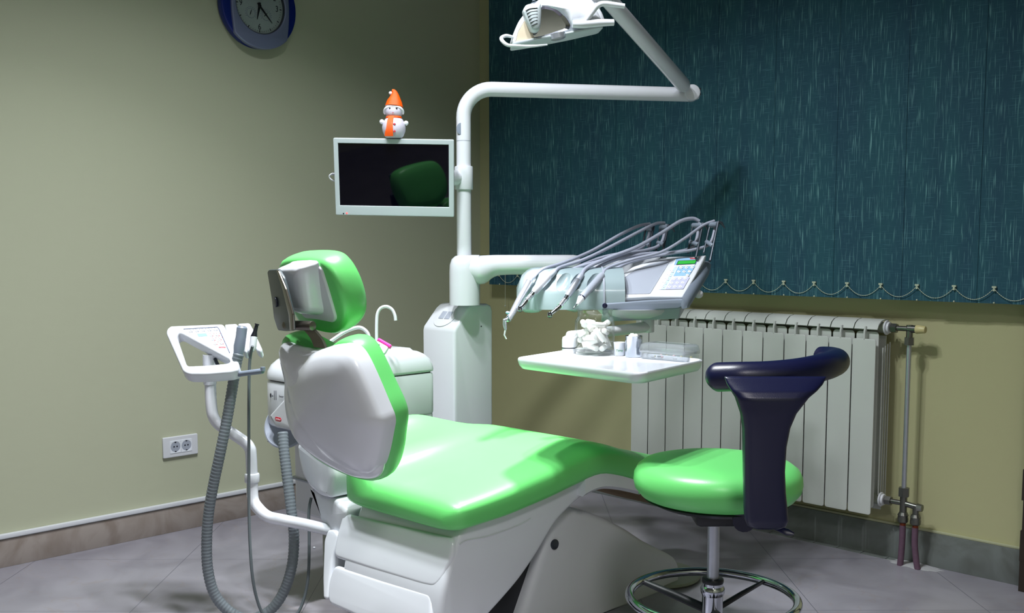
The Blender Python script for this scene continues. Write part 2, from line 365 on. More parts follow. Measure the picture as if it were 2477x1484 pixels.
# ================================================================== WALL SOCKET
sk = thing('wall_socket', 'white double power socket on the yellow wall above the skirting', 'socket', (0, -1.46, .302))
P = Plane((0, -1.46, .302), (1, 0, 0))
obj('cover_plate', MB().plate(rrect(.131, .073, .004), P, .010, .003, z=.010), M['white2'], sk)
for s_ in (-1, 1):
    so = obj('socket_insert', MB().plate([rrect(.0405, .044, .001, cx=s_ * .0206), circle(.0185, 32, s_ * .0206)], P, .002, .0004, z=.0115).plate(circle(.0186, 32, s_ * .0206), P, .001, 0, z=.0102), M['key'], sk)
    obj('socket_well', MB().plate(circle(.0178, 32, s_ * .0206), P, .0006, 0, z=.0106), M['lgrey'], so)
    h = MB()
    for a in (-.0055, .0055): h.plate(circle(.0026, 14, s_ * .0206 + a, .001), P, .0006, 0, z=.0113)
    for b in (-.0165, .0165): h.plate(rrect(.006, .0035, .001, cx=s_ * .0206, cy=b), P, .001, 0, z=.0116)
    obj('pin_hole', h, M['black'], so)

# ================================================================== WALL CLOCK
ck = thing('wall_clock', 'round blue and silver wall clock with analogue hands, on the left wall', 'clock', (0, -1.112, 1.70))
P = Plane((0, -1.120, 1.862), (1, 0, 0))
def arc(r_, a0, a1, n=24, sy=1): return [(r_ * math.cos(R(a0 + (a1 - a0) * k / n)), r_ * sy * math.sin(R(a0 + (a1 - a0) * k / n))) for k in range(n + 1)]
obj('back_shell', MB().dome(circle(.148, 64), P, [(1, .0), (1.0, .012), (.97, .02), (.8, .022)]), M['blueplast'], ck)
for s_, nm in ((-1, 'blue_side'), (1, 'blue_side')):
    o_ = arc(.154, 180 - 62, 180 + 62, 24) + arc(.104, 180 + 50, 180 - 50, 18) if s_ < 0 else arc(.154, -62, 62, 24) + arc(.104, 50, -50, 18)
    obj(nm, MB().plate(o_, P, .03, .006, z=.036), M['blueplast'], ck)
ring_o = [(math.copysign(min(abs(x), .122 - .02 * (1 - abs(y) / .154) * 0), x), y) for x, y in circle(.1535, 72)]
ring_o = [((x if abs(x) < .098 + .02 * (1 - (y / .154) ** 2) else math.copysign(.098 + .02 * (1 - (y / .154) ** 2), x)), y) for x, y in circle(.1535, 96)]
obj('silver_ring', MB().plate([ring_o, circle(.100, 64)], P, .02, .005, z=.046), M['silver'], ck)
obj('inner_ring', MB().plate([circle(.104, 64), circle(.098, 64)], P, .012, .001, z=.042), M['dgrey'], ck)
dl = obj('dial', MB().plate(circle(.101, 64), P, .003, 0, z=.031), M['dial'], ck)
for n_, t in ((12, '12'), (2, '2'), (3, '3'), (6, '6'), (9, '9'), (10, '10')):
    a = R(90 - n_ * 30); text('numeral', t, P, .074 * math.cos(a), .074 * math.sin(a), .030, M['black'], dl, z=.0312, sx=.8)
tk = MB()
for k in range(60):
    a = R(k * 6); big = k % 5 == 0
    Pk = Plane(P.w(.089 * math.cos(a), .089 * math.sin(a), 0), P.n, P.u * math.cos(a) + P.v * math.sin(a)); tk.plate(rrect(.0032 if big else .001, .008 if big else .004, .0004), Pk, .0005, 0, z=.0316)
obj('minute_tick', tk, M['black'], dl)
dd = MB()
for cx in (-.034, .028):
    for k in range(13):
        a = R(-30 + k * 20); dd.plate(circle(.0012, 8, cx + .022 * math.cos(a), -.03 + .022 * math.sin(a)), P, .0004, 0, z=.0315)
    dd.plate([circle(.0004 + .017, 32, cx, -.03), circle(.0166, 32, cx, -.03)], P, .0003, 0, z=.0314)
obj('subdial', dd, M['keyline'], dl)
lg = obj('oval_mark', MB().plate([circle(.026, 40, 0, .034, ry=.013), circle(.0248, 40, 0, .034, ry=.0118)], P, .0004, 0, z=.0315), M['black'], dl)
def hand(a_deg, L_, w_, z, nm):
    a = R(90 - a_deg); Pk = Plane(P.w(0, 0, 0), P.n, P.u * math.cos(a) + P.v * math.sin(a))
    obj(nm, MB().plate([(-w_ / 2, -.012), (w_ / 2, -.012), (w_ * .55, L_ * .3), (w_ * .12, L_), (-w_ * .12, L_), (-w_ * .55, L_ * .3)], Pk, .001, 0, z=z), M['dark'], ck)
hand(192, .050, .0075, .0345, 'hour_hand'); hand(137, .074, .006, .036, 'minute_hand')
obj('hub', MB().plate(circle(.006, 24), P, .006, .001, z=.038), M['dark'], ck)
for cx, a in ((-.034, 200), (.028, 225)):
    a = R(90 - a); Pk = Plane(P.w(cx, -.03 + .005, 0), P.n, P.u * math.cos(a) + P.v * math.sin(a))
    obj('subdial_hand', MB().plate([(-.0006, -.008), (.0006, -.008), (.0015, .007), (0, .014), (-.0015, .007)], Pk, .0006, 0, z=.0325), M['dark'], ck)

# ================================================================== VERTICAL BLIND
bl = thing('vertical_blind', 'teal slub fabric vertical blind covering the window wall', 'blind', (1.3, -.06, .836))
NB = 21
for k in range(-10, NB - 10):
    xc = 1.326 + .114 * k; yo = -.060 - (.0035 if k % 2 else 0); tw = .014
    s_ = obj('slat', MB().box((0, 0, 0), (.127, .0012, 1.72), M=Matrix.Translation((xc, yo, .836 + .86)) @ Matrix.Rotation(tw, 4, 'Z')), M['blind'], bl, smooth=False)
    obj('bottom_weight', MB().box((0, 0, 0), (.1275, .0022, .036), M=Matrix.Translation((xc, yo, .836 + .018)) @ Matrix.Rotation(tw, 4, 'Z')), M['blind'], s_, smooth=False)
    cl = MB().box((xc, yo - .005, .884), (.012, .006, .005)).box((xc, yo - .005, .877), (.005, .006, .010)).ball((xc, yo - .003, .838), .0028, 8, 6)
    obj('chain_clip', cl, M['chain'], s_)
chn = MB()
for k in range(-10, NB - 11):
    x0 = 1.326 + .114 * k; n = 21; pts = []
    for i in range(n + 1):
        u = i / n; pts.append(V((x0 + .114 * u, -.068, .880 - .034 * (1 - (2 * u - 1) ** 2))))
    chn.tube(pts, .0006, 5)
    for p in pts[::1]: chn.ball(p, .0016, 6, 4)
obj('bead_chain', chn, M['chain'], bl)
pc = MB(); X_ = on(1222, 720, 1, -.075).x
for i in range(34): pc.ball((X_, -.075, .90 - i * .0045), .0016, 6, 4)
pc.tube([(X_, -.075, .90), (X_, -.075, .75)], .0006, 5).ball((X_, -.075, .747), .004, 8, 6)
obj('pull_chain', pc, M['chain'], bl)
obj('head_rail', MB().box((1.33, -.03, 2.575), (2.46, .06, .04), bev=.004), M['white2'], bl)

# ================================================================== RADIATOR
ra = thing('radiator', 'cream panel radiator with twelve sections below the teal blind', 'radiator', (1.43, -.08, .14))
XR = 1.912
for k in range(12):
    x1 = XR - .08 * k; xc = x1 - .040; Pf = Plane((xc, -.120, .435), (0, -1, 0))
    sec = MB().plate(rrect(.0765, .557, .008), Pf, .004, .0015, z=0)
    s_ = obj('section', sec, M['rad'], ra)
    web = MB().box((xc, -.078, .43), (.005, .080, .53)).box((xc, -.112, .73), (.006, .012, .045), bev=.002)
    web.tube([(xc, -.118, .712), (xc, -.119, .735), (xc, -.112, .752)], .0035, 8)
    web.cyl((xc, -.065, .17), (xc, -.065, .72), .017, n=12)
    obj('centre_web', web, M['rad'], s_)
    P2 = Plane((xc, -.098, .455), (0, -1, 0))
    obj('inner_fin', MB().plate(rrect(.074, .562, .012), P2, .003, .001, z=0).box((xc, -.040, .44), (.070, .003, .56)), M['rad'], s_)
    # curved hood on top
    pr = [(-.030, .772), (-.060, .774), (-.085, .770), (-.102, .760), (-.112, .744), (-.110, .742), (-.100, .756), (-.084, .765), (-.060, .769), (-.030, .768)]
    for e in (0,): pass
    rings = [[V((x, y, z)) for y, z in pr] for x in (xc - .0382, xc + .0382)]
    obj('hood', MB().loft(rings), M['rad'], s_)
for z in (.748, .200): obj('header_pipe', MB().cyl((XR - .958, -.065, z), (XR + .004, -.065, z), .017, n=20), M['radback'], ra)
sf = MB()
for i, y in enumerate((-.030, -.046, -.062, -.078)): sf.plate(rrect(.0035, .50 - i * .01, .001), Plane((XR + .002, y, .45), (0, -1, 0)), .0035, 0)
obj('side_fin', MB().add(sf.v, sf.f), M['rad'], ra)
for z in (.748, .200): obj('end_bush', MB().cyl((XR + .004, -.065, z), (XR + .010, -.065, z), .023, bev=.002).cyl((XR + .010, -.065, z), (XR + .018, -.065, z), .018, bev=.002), M['white2'], ra)
for x in (1.10, 1.75): obj('wall_bracket', MB().box((x, -.02, .70), (.02, .04, .05)), M['radback'], ra)

rp = thing('radiator_pipework', 'nickel radiator valves with riser pipe and two purple floor pipes', 'pipes', (1.98, -.05, 0))
def nut(a, b, r_): return MB().tube([a, b], r_, 6)
yv = -.065; xv = 1.992
obj('top_valve', MB().cyl((XR + .018, yv, .748), (xv, yv, .748), .008, n=16).cyl((xv, yv, .760), (xv, yv, .712), .010, n=16).cyl((xv - .004, yv, .748), (xv + .022, yv, .748), .012, n=16), M['brass'], rp)
obj('union_nut', nut(V((XR + .022, yv, .748)), V((XR + .040, yv, .748)), .015), M['brass'], rp)
obj('union_nut', MB().add(nut(V((xv, yv, .722)), V((xv, yv, .698)), .015).v, nut(V((xv, yv, .722)), V((xv, yv, .698)), .015).f), M['brass'], rp)
lab(obj('valve_cap', MB().cyl((xv + .020, yv, .748), (xv + .050, yv, .748), .014, .011, n=20, bev=.002), M['beige'], rp), 'beige plastic cap')
obj('riser_pipe', MB().cyl((xv, yv, .70), (xv, yv, .24), .0075, n=16), M['steel'], rp)
zb = .200
bv = MB().cyl((XR + .018, yv, zb), (xv, yv, zb), .008, n=16).cyl((xv, yv, .235), (xv, yv, .170), .011, n=16).cyl((xv, yv, zb), (xv + .052, yv, zb - .006), .009, n=16).cyl((xv + .040, yv, zb), (xv + .040, yv, .155), .010, n=16).cyl((xv + .045, yv, zb - .005), (xv + .060, yv, zb - .005), .013, .011, n=8)
obj('bottom_valve', bv, M['brass'], rp)
for a, b, r_ in (((XR + .022, yv, zb), (XR + .040, yv, zb), .015), ((xv, yv, .25), (xv, yv, .222), .017)): obj('union_nut', nut(V(a), V(b), r_), M['brass'], rp)
for x in (xv, xv + .040): obj('compression_ring', MB().lathe((x, yv, .138), [(.011, 0), (.016, .004), (.0165, .014), (.015, .02), (.0165, .025), (.012, .034)], 20), M['brass'], rp)
for x, dx in ((xv, -.004), (xv + .040, .012)):
    obj('floor_pipe', MB().tube(catmull([(x, yv, .130), (x, yv, .08), (x + dx * .5, yv, .03), (x + dx, yv, 0)], 5), .0095, 14), M['pipe'], rp)
    obj('pipe_collar', MB().cyl((x, yv, .142), (x, yv, .126), .0088, n=14), M['copper'], rp)
pl = MB(); n = 40
ring = [V((xv + .03 + (.085 + .012 * math.sin(k * 1.9) + .008 * math.sin(k * 3.3)) * math.cos(2 * math.pi * k / n), yv + .03 + (.035 + .006 * math.sin(k * 2.3)) * math.sin(2 * math.pi * k / n), .0004)) for k in range(n)]
top = [V((q.x * .55 + (xv + .03) * .45, min(q.y * .6 + (yv + .03) * .4, -.011), .005)) for q in ring]
ring = [V((q.x, min(q.y, -.011), q.z)) for q in ring]
tag(obj('plaster_patch', pl.loft([ring, top]), M['plaster'], loc=(xv, yv, 0)), 'rough white plaster patch on the floor around the radiator pipes', 'plaster patch')

# ================================================================== DENTAL CHAIR (long axis along +Y, sides face +-X)
def interp(tab, y):
    if y <= tab[0][0]: return tab[0][1:]
    for i in range(len(tab) - 1):
        a, b = tab[i], tab[i + 1]
        if y <= b[0]:
            p_, n_ = tab[max(i - 1, 0)], tab[min(i + 2, len(tab) - 1)]; h = b[0] - a[0]; t = (y - a[0]) / h; r = []
            for k in range(1, len(a)):
                ma = (b[k] - p_[k]) / max(b[0] - p_[0], 1e-6) * h; mb2 = (n_[k] - a[k]) / max(n_[0] - a[0], 1e-6) * h
                r.append((2 * t ** 3 - 3 * t * t + 1) * a[k] + (t ** 3 - 2 * t * t + t) * ma + (-2 * t ** 3 + 3 * t * t) * b[k] + (t ** 3 - t * t) * mb2)
            return r
    return tab[-1][1:]
dc = thing('dental_chair', 'green upholstered dental patient chair with glossy white body and headrest', 'dental chair', (1.46, -1.10, 0))
ST = [  # Y, near X, far X, z bottom, z top, far-side rise
 (-1.668, 1.675, 1.245, .352, .428, .095), (-1.58, 1.678, 1.240, .356, .436, .115), (-1.50, 1.680, 1.238, .360, .446, .122), (-1.42, 1.68, 1.238, .368, .458, .112), (-1.34, 1.68, 1.240, .378, .470, .078),
 (-1.25, 1.68, 1.240, .392, .486, .036), (-1.16, 1.68, 1.240, .402, .492, .012), (-1.08, 1.68, 1.242, .384, .478, .0), (-1.0, 1.68, 1.25, .356, .452, 0), (-.90, 1.675, 1.262, .318, .426, 0), (-.78, 1.66, 1.29, .266, .392, 0), (-.66, 1.635, 1.32, .222, .345, 0), (-.56, 1.60, 1.36, .19, .30, 0)]
mb = MB(); rings = []; y0, y1 = ST[0][0], ST[-1][0]; NS, NR = 64, 56; rc = .040
for i in range(NS + 1):
    u = i / NS; s_ = y0 + (y1 - y0) * (u + .055 * math.sin(2 * math.pi * u) * -1)
    xn, xf, zb_, zt, bp = interp(ST, s_)
    e = min(s_ - y0, y1 - s_); k = 1 if e >= rc else math.sqrt(max(0, 1 - (1 - e / rc) ** 2)); k = max(k, .03)
    ins = rc * (1 - k); hh = (zt - zb_) / 2 * (.45 + .55 * k); zm = (zt + zb_) / 2 - (1 - k) * .006; xc = (xn + xf) / 2; ww = (xn - xf) / 2 - ins
    rg = []
    for q in range(NR):
        a = 2 * math.pi * q / NR; c, d = math.cos(a), math.sin(a)
        ex = .36
        X_ = xc + ww * math.copysign(abs(c) ** ex, c); Z_ = zm + hh * math.copysign(abs(d) ** (.55 if d > 0 else .42), d)
        t = (X_ - xf) / .130
        if t < 1 and d > -.2:
            f_ = (1 - t) ; f_ = f_ * f_ * (3 - 2 * f_); Z_ += bp * f_ * min(1, (d + .2) / .6)
        rg.append(V((X_, s_, Z_)))
    rings.append(rg)
obj('seat_cushion', mb.loft(rings), M['green'], dc, ang=60)
# shell under the leg rest, follows the cushion
rings = []
for i in range(26):
    s_ = -1.22 + (1.22 - .985) * i / 25
    xn, xf, zb_, zt, bp = interp(ST, s_); xn -= .006; xf += .02
    th = .030 * (1 - .35 * i / 25)
    rings.append([V((x, s_, z)) for x, z in ((xn, zb_ + .02), (xn, zb_ - th + .008), (xn - .008, zb_ - th), (xf + .008, zb_ - th), (xf, zb_ - th + .008), (xf, zb_ + .02))])
obj('legrest_shell', MB().loft(rings), M['white'], dc)
rings = []
for i in range(20):
    s_ = -.995 + .36 * i / 19; xn, xf, zb_, zt, bp = interp(ST, s_)
    rings.append([V((x, s_, z)) for x, z in ((xn - .014, zb_ + .012), (xn - .014, zb_ - .011), (xf + .014, zb_ - .011), (xf + .014, zb_ + .012))])
lb = lab(obj('legrest_board', MB().loft(rings), M['wood'], dc), 'raw brown board under the leg rest')
sb = MB()
for i in range(26):
    s_ = -.99 + .34 * i / 25; xn, xf, zb_, zt, bp = interp(ST, s_)
    sb.box((xn - .012, s_, zb_ - .013 + .002 * (i % 2)), (.010, .011, .006), rz=.3 * (-1) ** i)
lab(obj('fabric_hem', sb, M['green'], lb), 'ragged green fabric hem')
fm = MB()
for q in range(3):
    pts = []
    for i in range(9):
        s_ = -.86 + .22 * i / 8; xn, xf, zb_, zt, bp = interp(ST, s_); j = random.uniform(-.006, .006)
        pts.append([V((xn - .002 + .004 * q + j * .4, s_, zb_ + .006)), V((xn + .002 + j, s_, zb_ - .010 + j)), V((xn - .008 + j, s_ + j, zb_ - .024 - .004 * q + j))])
    vs_ = [p for r_ in pts for p in r_]; fm.add(vs_, [(i * 3 + k, i * 3 + k + 1, i * 3 + k + 4, i * 3 + k + 3) for i in range(8) for k in range(2)])
obj('plastic_film', fm, M['film'], dc)
# body under the seat
def yz_prism(poly, x0, x1, bev, r_=0):
    P_ = Plane(((x1), 0, 0), (1, 0, 0))  # u = +Y ... v = Z
    out = [((V((0, y, z)) - P_.o).dot(P_.u), z) for y, z in poly]
    if r_: out = roundc(out, r_)
    return MB().plate(out, P_, x1 - x0, bev)
body = [(-1.622, .362), (-1.655, .290), (-1.682, .225), (-1.692, .160), (-1.690, .112), (-1.65, .098), (-1.57, .112), (-1.50, .150), (-1.43, .192), (-1.365, .245), (-1.30, .312), (-1.22, .352), (-1.13, .376), (-1.09, .395), (-1.2, .41), (-1.40, .39)]
bo = obj('body', yz_prism(body, 1.272, 1.648, .014, .03), M['white'], dc)
Pb = Plane((1.46, -1.695, .15), V((0, -1, .36)))
up_ = Pb.pts([(838, 1243), (1106, 1303), (1102, 1345), (1080, 1402), (1060, 1424), (1030, 1418), (900, 1378), (815, 1350), (822, 1300)])
obj('upper_back_panel', MB().plate(roundc(up_, .018, 5), Pb, .024, .009, z=.013), M['white'], bo)
lo_ = Pb.pts([(815, 1368), (930, 1404), (1050, 1438), (1050, 1500), (1042, 1545), (930, 1520), (800, 1462), (800, 1410)])
obj('lower_back_panel', MB().plate(roundc(lo_, .016, 5), Pb, .022, .009, z=.010), M['white'], bo)
lf = Pb.pts([(801, 1284), (815, 1283), (826, 1296), (812, 1350), (806, 1400), (800, 1452), (790, 1450), (789, 1400), (792, 1310)])
obj('side_rib', MB().plate(roundc(lf, .008), Pb, .05, .006, z=.012), M['white'], bo)
Ps = Plane((1.648, -1.5, .3), (1, 0, 0))
rl = [on(x, y, 0, 1.649) for x, y in ((1112, 1318), (1130, 1308), (1175, 1300), (1220, 1285), (1262, 1268), (1284, 1255))]
obj('side_seam', MB().tube(catmull(rl, 5), .0010, 6), M['white2'], bo)
# left hinge housings (seen under the back rest)
Pl_ = Plane((1.26, -1.655, .45), (0, -1, 0))
hg = Pl_.pts([(724, 1075), (728, 1110), (738, 1150), (756, 1180), (780, 1200), (806, 1206), (812, 1150), (806, 1080), (770, 1040)])
obj('hinge_cover', MB().plate(roundc(hg, .012), Pl_, .16, .016, z=.012), M['white'], dc)
hg2 = Pl_.pts([(744, 1170), (775, 1200), (806, 1210), (836, 1238), (832, 1290), (826, 1318), (805, 1305), (770, 1262)])
obj('lower_hinge_cover', MB().plate(roundc(hg2, .010), Pl_, .12, .012, z=-.004), M['white2'], dc)
# base and floor plate
base = [(-1.245, .322), (-1.19, .322), (-1.12, .297), (-1.04, .262), (-.95, .215), (-.87, .165), (-.80, .128), (-.745, .100), (-.710, .078), (-.694, .050), (-.692, -.02), (-.9, -.02), (-1.42, -.02), (-1.40, .03)]
ba = obj('base', yz_prism(base, 1.33, 1.60, .022, .02), M['white2'], dc)
ct = on(1342, 1318, 0, 1.602)
lab(obj('base_button', MB().cyl(ct - V((.006, 0, 0)), ct + V((.003, 0, 0)), .0135, n=28, bev=.002), M['dgrey'], ba), 'round dark button')
fp_ = on(1592, 1395, 2, 0)
obj('floor_plate', MB().lathe((fp_.x, fp_.y, .002), [(.124, 0), (.127, .004), (.124, .010), (.10, .011)], 56), M['radback'], dc)
obj('under_body', MB().box((1.46, -1.42, .12), (.22, .40, .20), bev=.02), M['dark'], dc)
# back rest
BK = Plane((1.46, -1.862, .62), V((0, -1, -.22)), UP)   # rear-facing plane
def q2(P_, pts, it=2): return chaikin(P_.pts(pts), it)
cush = [(712, 800), (745, 812), (790, 838), (822, 832), (842, 812), (868, 812), (890, 828), (912, 868), (940, 930), (964, 980), (972, 1012), (966, 1055), (962, 1095), (950, 1138), (934, 1158), (905, 1158), (850, 1140), (780, 1102), (748, 1062), (732, 1010), (726, 950), (720, 890), (706, 850), (703, 812)]
oc = q2(BK.off(-.030), cush, 2)
obj('backrest_cushion', MB().dome(oc, BK, [(.90, .004), (.955, .002), (.985, -.008), (.998, -.020), (1.0, -.032), (.99, -.046), (.965, -.056), (.90, -.063), (.6, -.068), (.2, -.068)]), M['green'], dc, ang=80)
shell = [(690, 828), (700, 826), (730, 838), (770, 846), (800, 842), (838, 832), (862, 838), (884, 866), (908, 922), (936, 990), (948, 1022), (946, 1044), (930, 1060), (925, 1088), (931, 1122), (924, 1152), (900, 1158), (850, 1144), (785, 1108), (734, 1064), (712, 1010), (705, 950), (708, 905), (698, 862)]
sh = obj('backrest_shell', MB().dome(q2(BK.off(.004), shell, 2), BK, [(.975, -.004), (1.0, .004), (.995, .014), (.97, .024), (.91, .036), (.80, .048), (.6, .057), (.3, .062), (.05, .063)]), M['white'], dc, ang=80)
pan = [(706, 915), (730, 880), (762, 852), (800, 838), (838, 836), (858, 846), (876, 872), (900, 925), (925, 985), (940, 1020), (934, 1052), (926, 1096), (914, 1136), (896, 1146), (850, 1132), (800, 1100), (754, 1050), (722, 1005), (712, 960)]
obj('shell_panel', MB().dome(q2(BK.off(.020), pan, 2), BK.off(.018), [(1.0, -.02), (1.0, .008), (.985, .016), (.95, .023), (.85, .036), (.6, .048), (.3, .052), (.05, .053)]), M['white'], sh, ang=80)
# head rest
HD = Plane((1.46, -1.878, .90), V((0, -1, -.34)), UP)
hc = [(696, 640), (700, 620), (722, 612), (760, 610), (800, 613), (822, 628), (845, 665), (862, 710), (869, 750), (862, 782), (842, 800), (815, 798), (780, 788), (750, 776), (728, 735), (706, 684)]
obj('headrest_cushion', MB().dome(q2(HD.off(-.032), hc, 2), HD, [(.86, .002), (.93, .000), (.975, -.008), (.995, -.020), (1.0, -.034), (.99, -.048), (.95, -.060), (.86, -.068), (.6, -.073), (.2, -.074)]), M['green'], dc, ang=80)
stc = catmull([HD.w(a, b, -.045) for a, b in q2(HD, [(cx + (x - cx) * 1.043, cy + (y - cy) * 1.043) for x, y in hc for cx, cy in ((770, 700),)], 1)], 3, True)
plt_ = [(686, 646), (700, 641), (772, 641), (782, 648), (800, 705), (818, 768), (812, 779), (770, 771), (742, 768), (716, 730), (700, 690)]
hp = obj('headrest_plate', MB().plate(roundc(HD.pts(plt_), .008), HD, .012, .004, z=.008), M['white2'], dc)
hs = [(676, 652), (686, 646), (736, 644), (744, 652), (748, 690), (753, 730), (760, 762), (752, 770), (722, 768), (704, 742), (688, 700), (679, 672)]
o2 = q2(HD.off(.034), hs, 1)
obj('headrest_housing', MB().dome(roundc(o2, .004), HD, [(1.06, .004), (1.04, .012), (.97, .026, 0, .004), (.93, .036, -.002, .006), (.87, .044, -.003, .008), (.70, .049, -.004, .010), (.3, .05, -.004, .010)]), M['white'], hp, ang=50)
# dark adjusting arm of the head rest
A_ = Plane(at(665, 725, 2.27), V((-.25, -1, -.1)), UP)
br = obj('headrest_arm', MB().plate(roundc(A_.pts([(646, 658), (650, 653), (672, 652), (684, 672), (692, 700), (706, 760), (708, 801), (690, 802), (672, 800), (662, 770), (658, 730)]), .006), A_, .007, .002, z=0), M['bracket'], dc)
obj('pivot_cap', MB().plate(circle(.0115, 28, *A_.hit(668, 731)), A_, .004, .001, z=.004), M['dgrey'], br)
lab(obj('arm_edge', MB().plate(roundc(A_.pts([(671, 653), (676, 656), (694, 700), (711, 760), (712, 799), (704, 801), (701, 762), (686, 700)]), .003), A_, .004, .001, z=.003), M['bronze'], br), 'bronzed edge strip')
lab(obj('release_lever', MB().plate(roundc(A_.pts([(652, 726), (646, 734), (650, 770), (656, 796), (668, 802), (676, 798), (664, 745)]), .005), A_.off(-.018), .010, .003), M['dgrey'], dc), 'dark release lever')
k0, k1 = at(690, 787, 2.25), at(757, 789, 2.20)
obj('clamp_knob', MB().cyl(k0, k1, .0105, n=28, bev=.002), M['bronze'], dc)
sm = [at(*p) for p in ((742, 790, 2.25), (756, 806, 2.235), (768, 822, 2.225), (776, 842, 2.215))]
rings = []
for i, p in enumerate(catmull(sm, 6)):
    rings.append([p + V((sx * .021, sy * .003, 0)) for sx, sy in ((-1, -1), (1, -1), (1, 1), (-1, 1))])
obj('headrest_stem', MB().loft(rings), M['bronze'], dc)

# ================================================================== DENTAL UNIT COLUMN with light pole and support arm
du = thing('dental_unit', 'tall white column of the dental unit with light pole and support arm', 'dental unit', (.905, -.955, 0))
zt = .819
prof = [(-1.04, .0), (-1.04, .735), (-1.036, .748), (-.985, .803), (-.968, .815), (-.95, .819), (-.895, .819), (-.878, .812), (-.872, .795), (-.872, 0)]
co = obj('column_housing', yz_prism(prof, .826, .980, .010), M['white'], du)
Pc = Plane((.903, -1.0115, .7750), V((0, -.055, .052)), UP)
sp_ = obj('switch_panel', MB().plate(circle(.046, 40, 0, 0.004, ry=.040), Pc, .002, .0008, z=.002), M['white2'], co)
for s_ in (-1, 1):
    obj('rocker_switch', MB().plate(rrect(.022, .030, .001, cx=s_ * .0135, cy=.010), Pc, .002, .0005, z=.0035), M['lgrey'], sp_)
obj('screw_hole', MB().cyl((.9795, -.925, .748), (.9815, -.925, .748), .0022, n=10), M['black'], co)
EC = at(1124, 735, 3.24); EC.z = zt
el = MB().lathe(EC, [(.0475, 0), (.0475, .104), (.046, .126), (.040, .143), (.030, .152), (.015, .1565), (.001, .157)], 40)
obj('elbow', el, M['white'], du)
zc = EC.z + .157
pts = []; rs = []
for s_, r_ in ((.006, .044), (.030, .044), (.042, .047), (.052, .046), (.060, .043), (.072, .0385), (.088, .0345), (.108, .032), (.14, .0312), (.24, .0305), (.34, .030), (.352, .028), (.360, .021), (.363, .010)):
    pts.append(EC + RH * s_ + V((0, 0, .157 - max(r_, .030) * (1 if s_ < .35 else 1) - .0005))); rs.append(r_)
obj('support_arm', MB().tube(pts, rs, 28), M['enamel'], du)
# link from the arm to the instrument table (behind it)
pe = EC + RH * .33 + V((0, 0, .127))
obj('arm_knuckle', MB().cyl(pe + V((0, 0, .02)), pe + V((0, 0, -.075)), .029, n=28, bev=.006), M['enamel'], du)
pf = at(1500, 715, 2.90)
obj('second_arm', MB().tube([pe + V((0, 0, -.05)), V((pf.x, pf.y, pe.z - .05))], .024, 20), M['enamel'], du)
# light pole
pp = EC + V((-.0015, 0, .15)); ztop = at(1200, 223, 3.24).z; rb = .085
pth = [pp, pp + V((0, 0, .2))]
cz = V((pp.x, pp.y, ztop - rb))
for k in range(13):
    a = R(90 * k / 12); pth.append(cz + RH * (rb - rb * math.cos(a)) + V((0, 0, rb * math.sin(a))))
pend = at(1664, 229, 3.33)
pth.append(pend)
obj('light_pole', MB().tube(pth, .0228, 28), M['enamel'], du)
z1 = at(1121, 345, 3.24).z
obj('pole_seam', MB().cyl((pp.x, pp.y, z1 - .0008), (pp.x, pp.y, z1 + .0008), .0231, n=28), M['lgrey'], du)
Pq = Plane(V((pp.x, pp.y, z1 + .035)) - FH * .0215 - RH * .007, -FH)
obj('oval_badge', MB().plate(circle(.014, 28, 0, 0, ry=.0185), Pq, .003, .001), M['grey'], du)
zs0, zs1 = at(1121, 461, 3.24).z, at(1121, 405, 3.24).z
obj('pole_collar', MB().cyl((pp.x, pp.y, zs0), (pp.x, pp.y, zs1), .0285, n=32, bev=.002), M['white'], du)

# ================================================================== OPERATING LIGHT
ol = thing('operating_light', 'white articulated dental operating lamp with chrome reflector hanging above the chair', 'lamp', pend)
kn = at(1672, 226, 3.325)
obj('joint_knuckle', MB().cyl(kn - FH * .026, kn + FH * .02, .026, n=28, bev=.006).lathe(kn + RH * .012, [(.021, -.012), (.023, 0), (.018, .012), (.006, .018)], 24, axis=RH), M['enamel'], ol)
for dz in (.012, -.004): obj('knuckle_slot', MB().box(kn + RH * .026 + V((0, 0, dz)) - FH * .004, (.006, .020, .005), rz=YAW), M['dark'], ol)
a0, a1 = at(1652, 205, 3.27), at(1446, -30, 2.84)
obj('spring_arm', MB().tube([a0 + (a0 - a1) * .03, a0, a1], [.018, .0232, .0232], 28), M['enamel'], ol)
k2 = at(1440, -8, 2.80)
obj('swivel', MB().cyl(k2 - RH * .03, k2 + RH * .045, .022, n=28, bev=.005).cyl(k2 + V((0, 0, .02)), k2 + V((0, 0, -.05)), .014, n=20), M['white'], ol)
LP_ = Plane(at(1340, 80, 2.74), -FH + RH * .10 + V((0, 0, .0)), UP)     # vertical plane through the middle of the head
def lp(l): return LP_.pts(l)
shell_o = [(1232, 112), (1238, 90), (1252, 56), (1272, 30), (1300, 4), (1340, -16), (1385, -16), (1425, 2), (1452, 34), (1462, 62), (1440, 72), (1385, 82), (1310, 98)]
hd_ = obj('lamp_shell', MB().dome(roundc(lp(shell_o), .01), LP_, [(.55, -.075), (.82, -.064), (.95, -.042), (1.0, -.012), (1.0, .020), (.985, .030), (.955, .034)], ), M['white'], ol, ang=60)
inner = [(1242, 112), (1250, 82), (1268, 52), (1288, 34), (1312, 22), (1336, 26), (1358, 44), (1374, 68), (1372, 78), (1310, 98)]
obj('reflector', MB().dome(roundc(lp(inner), .006), LP_, [(1.0, .0345), (1.0, .038), (.9, .036), (.6, .028), (.2, .024)]), M['mirror'], hd_, ang=80)
lab(obj('diffuser_film', MB().plate(roundc(lp([(1243, 111), (1250, 84), (1266, 56), (1274, 62), (1284, 86), (1288, 100)]), .004), LP_, .002, .0006, z=.042), M['amber'], hd_), 'iridescent cream panel')
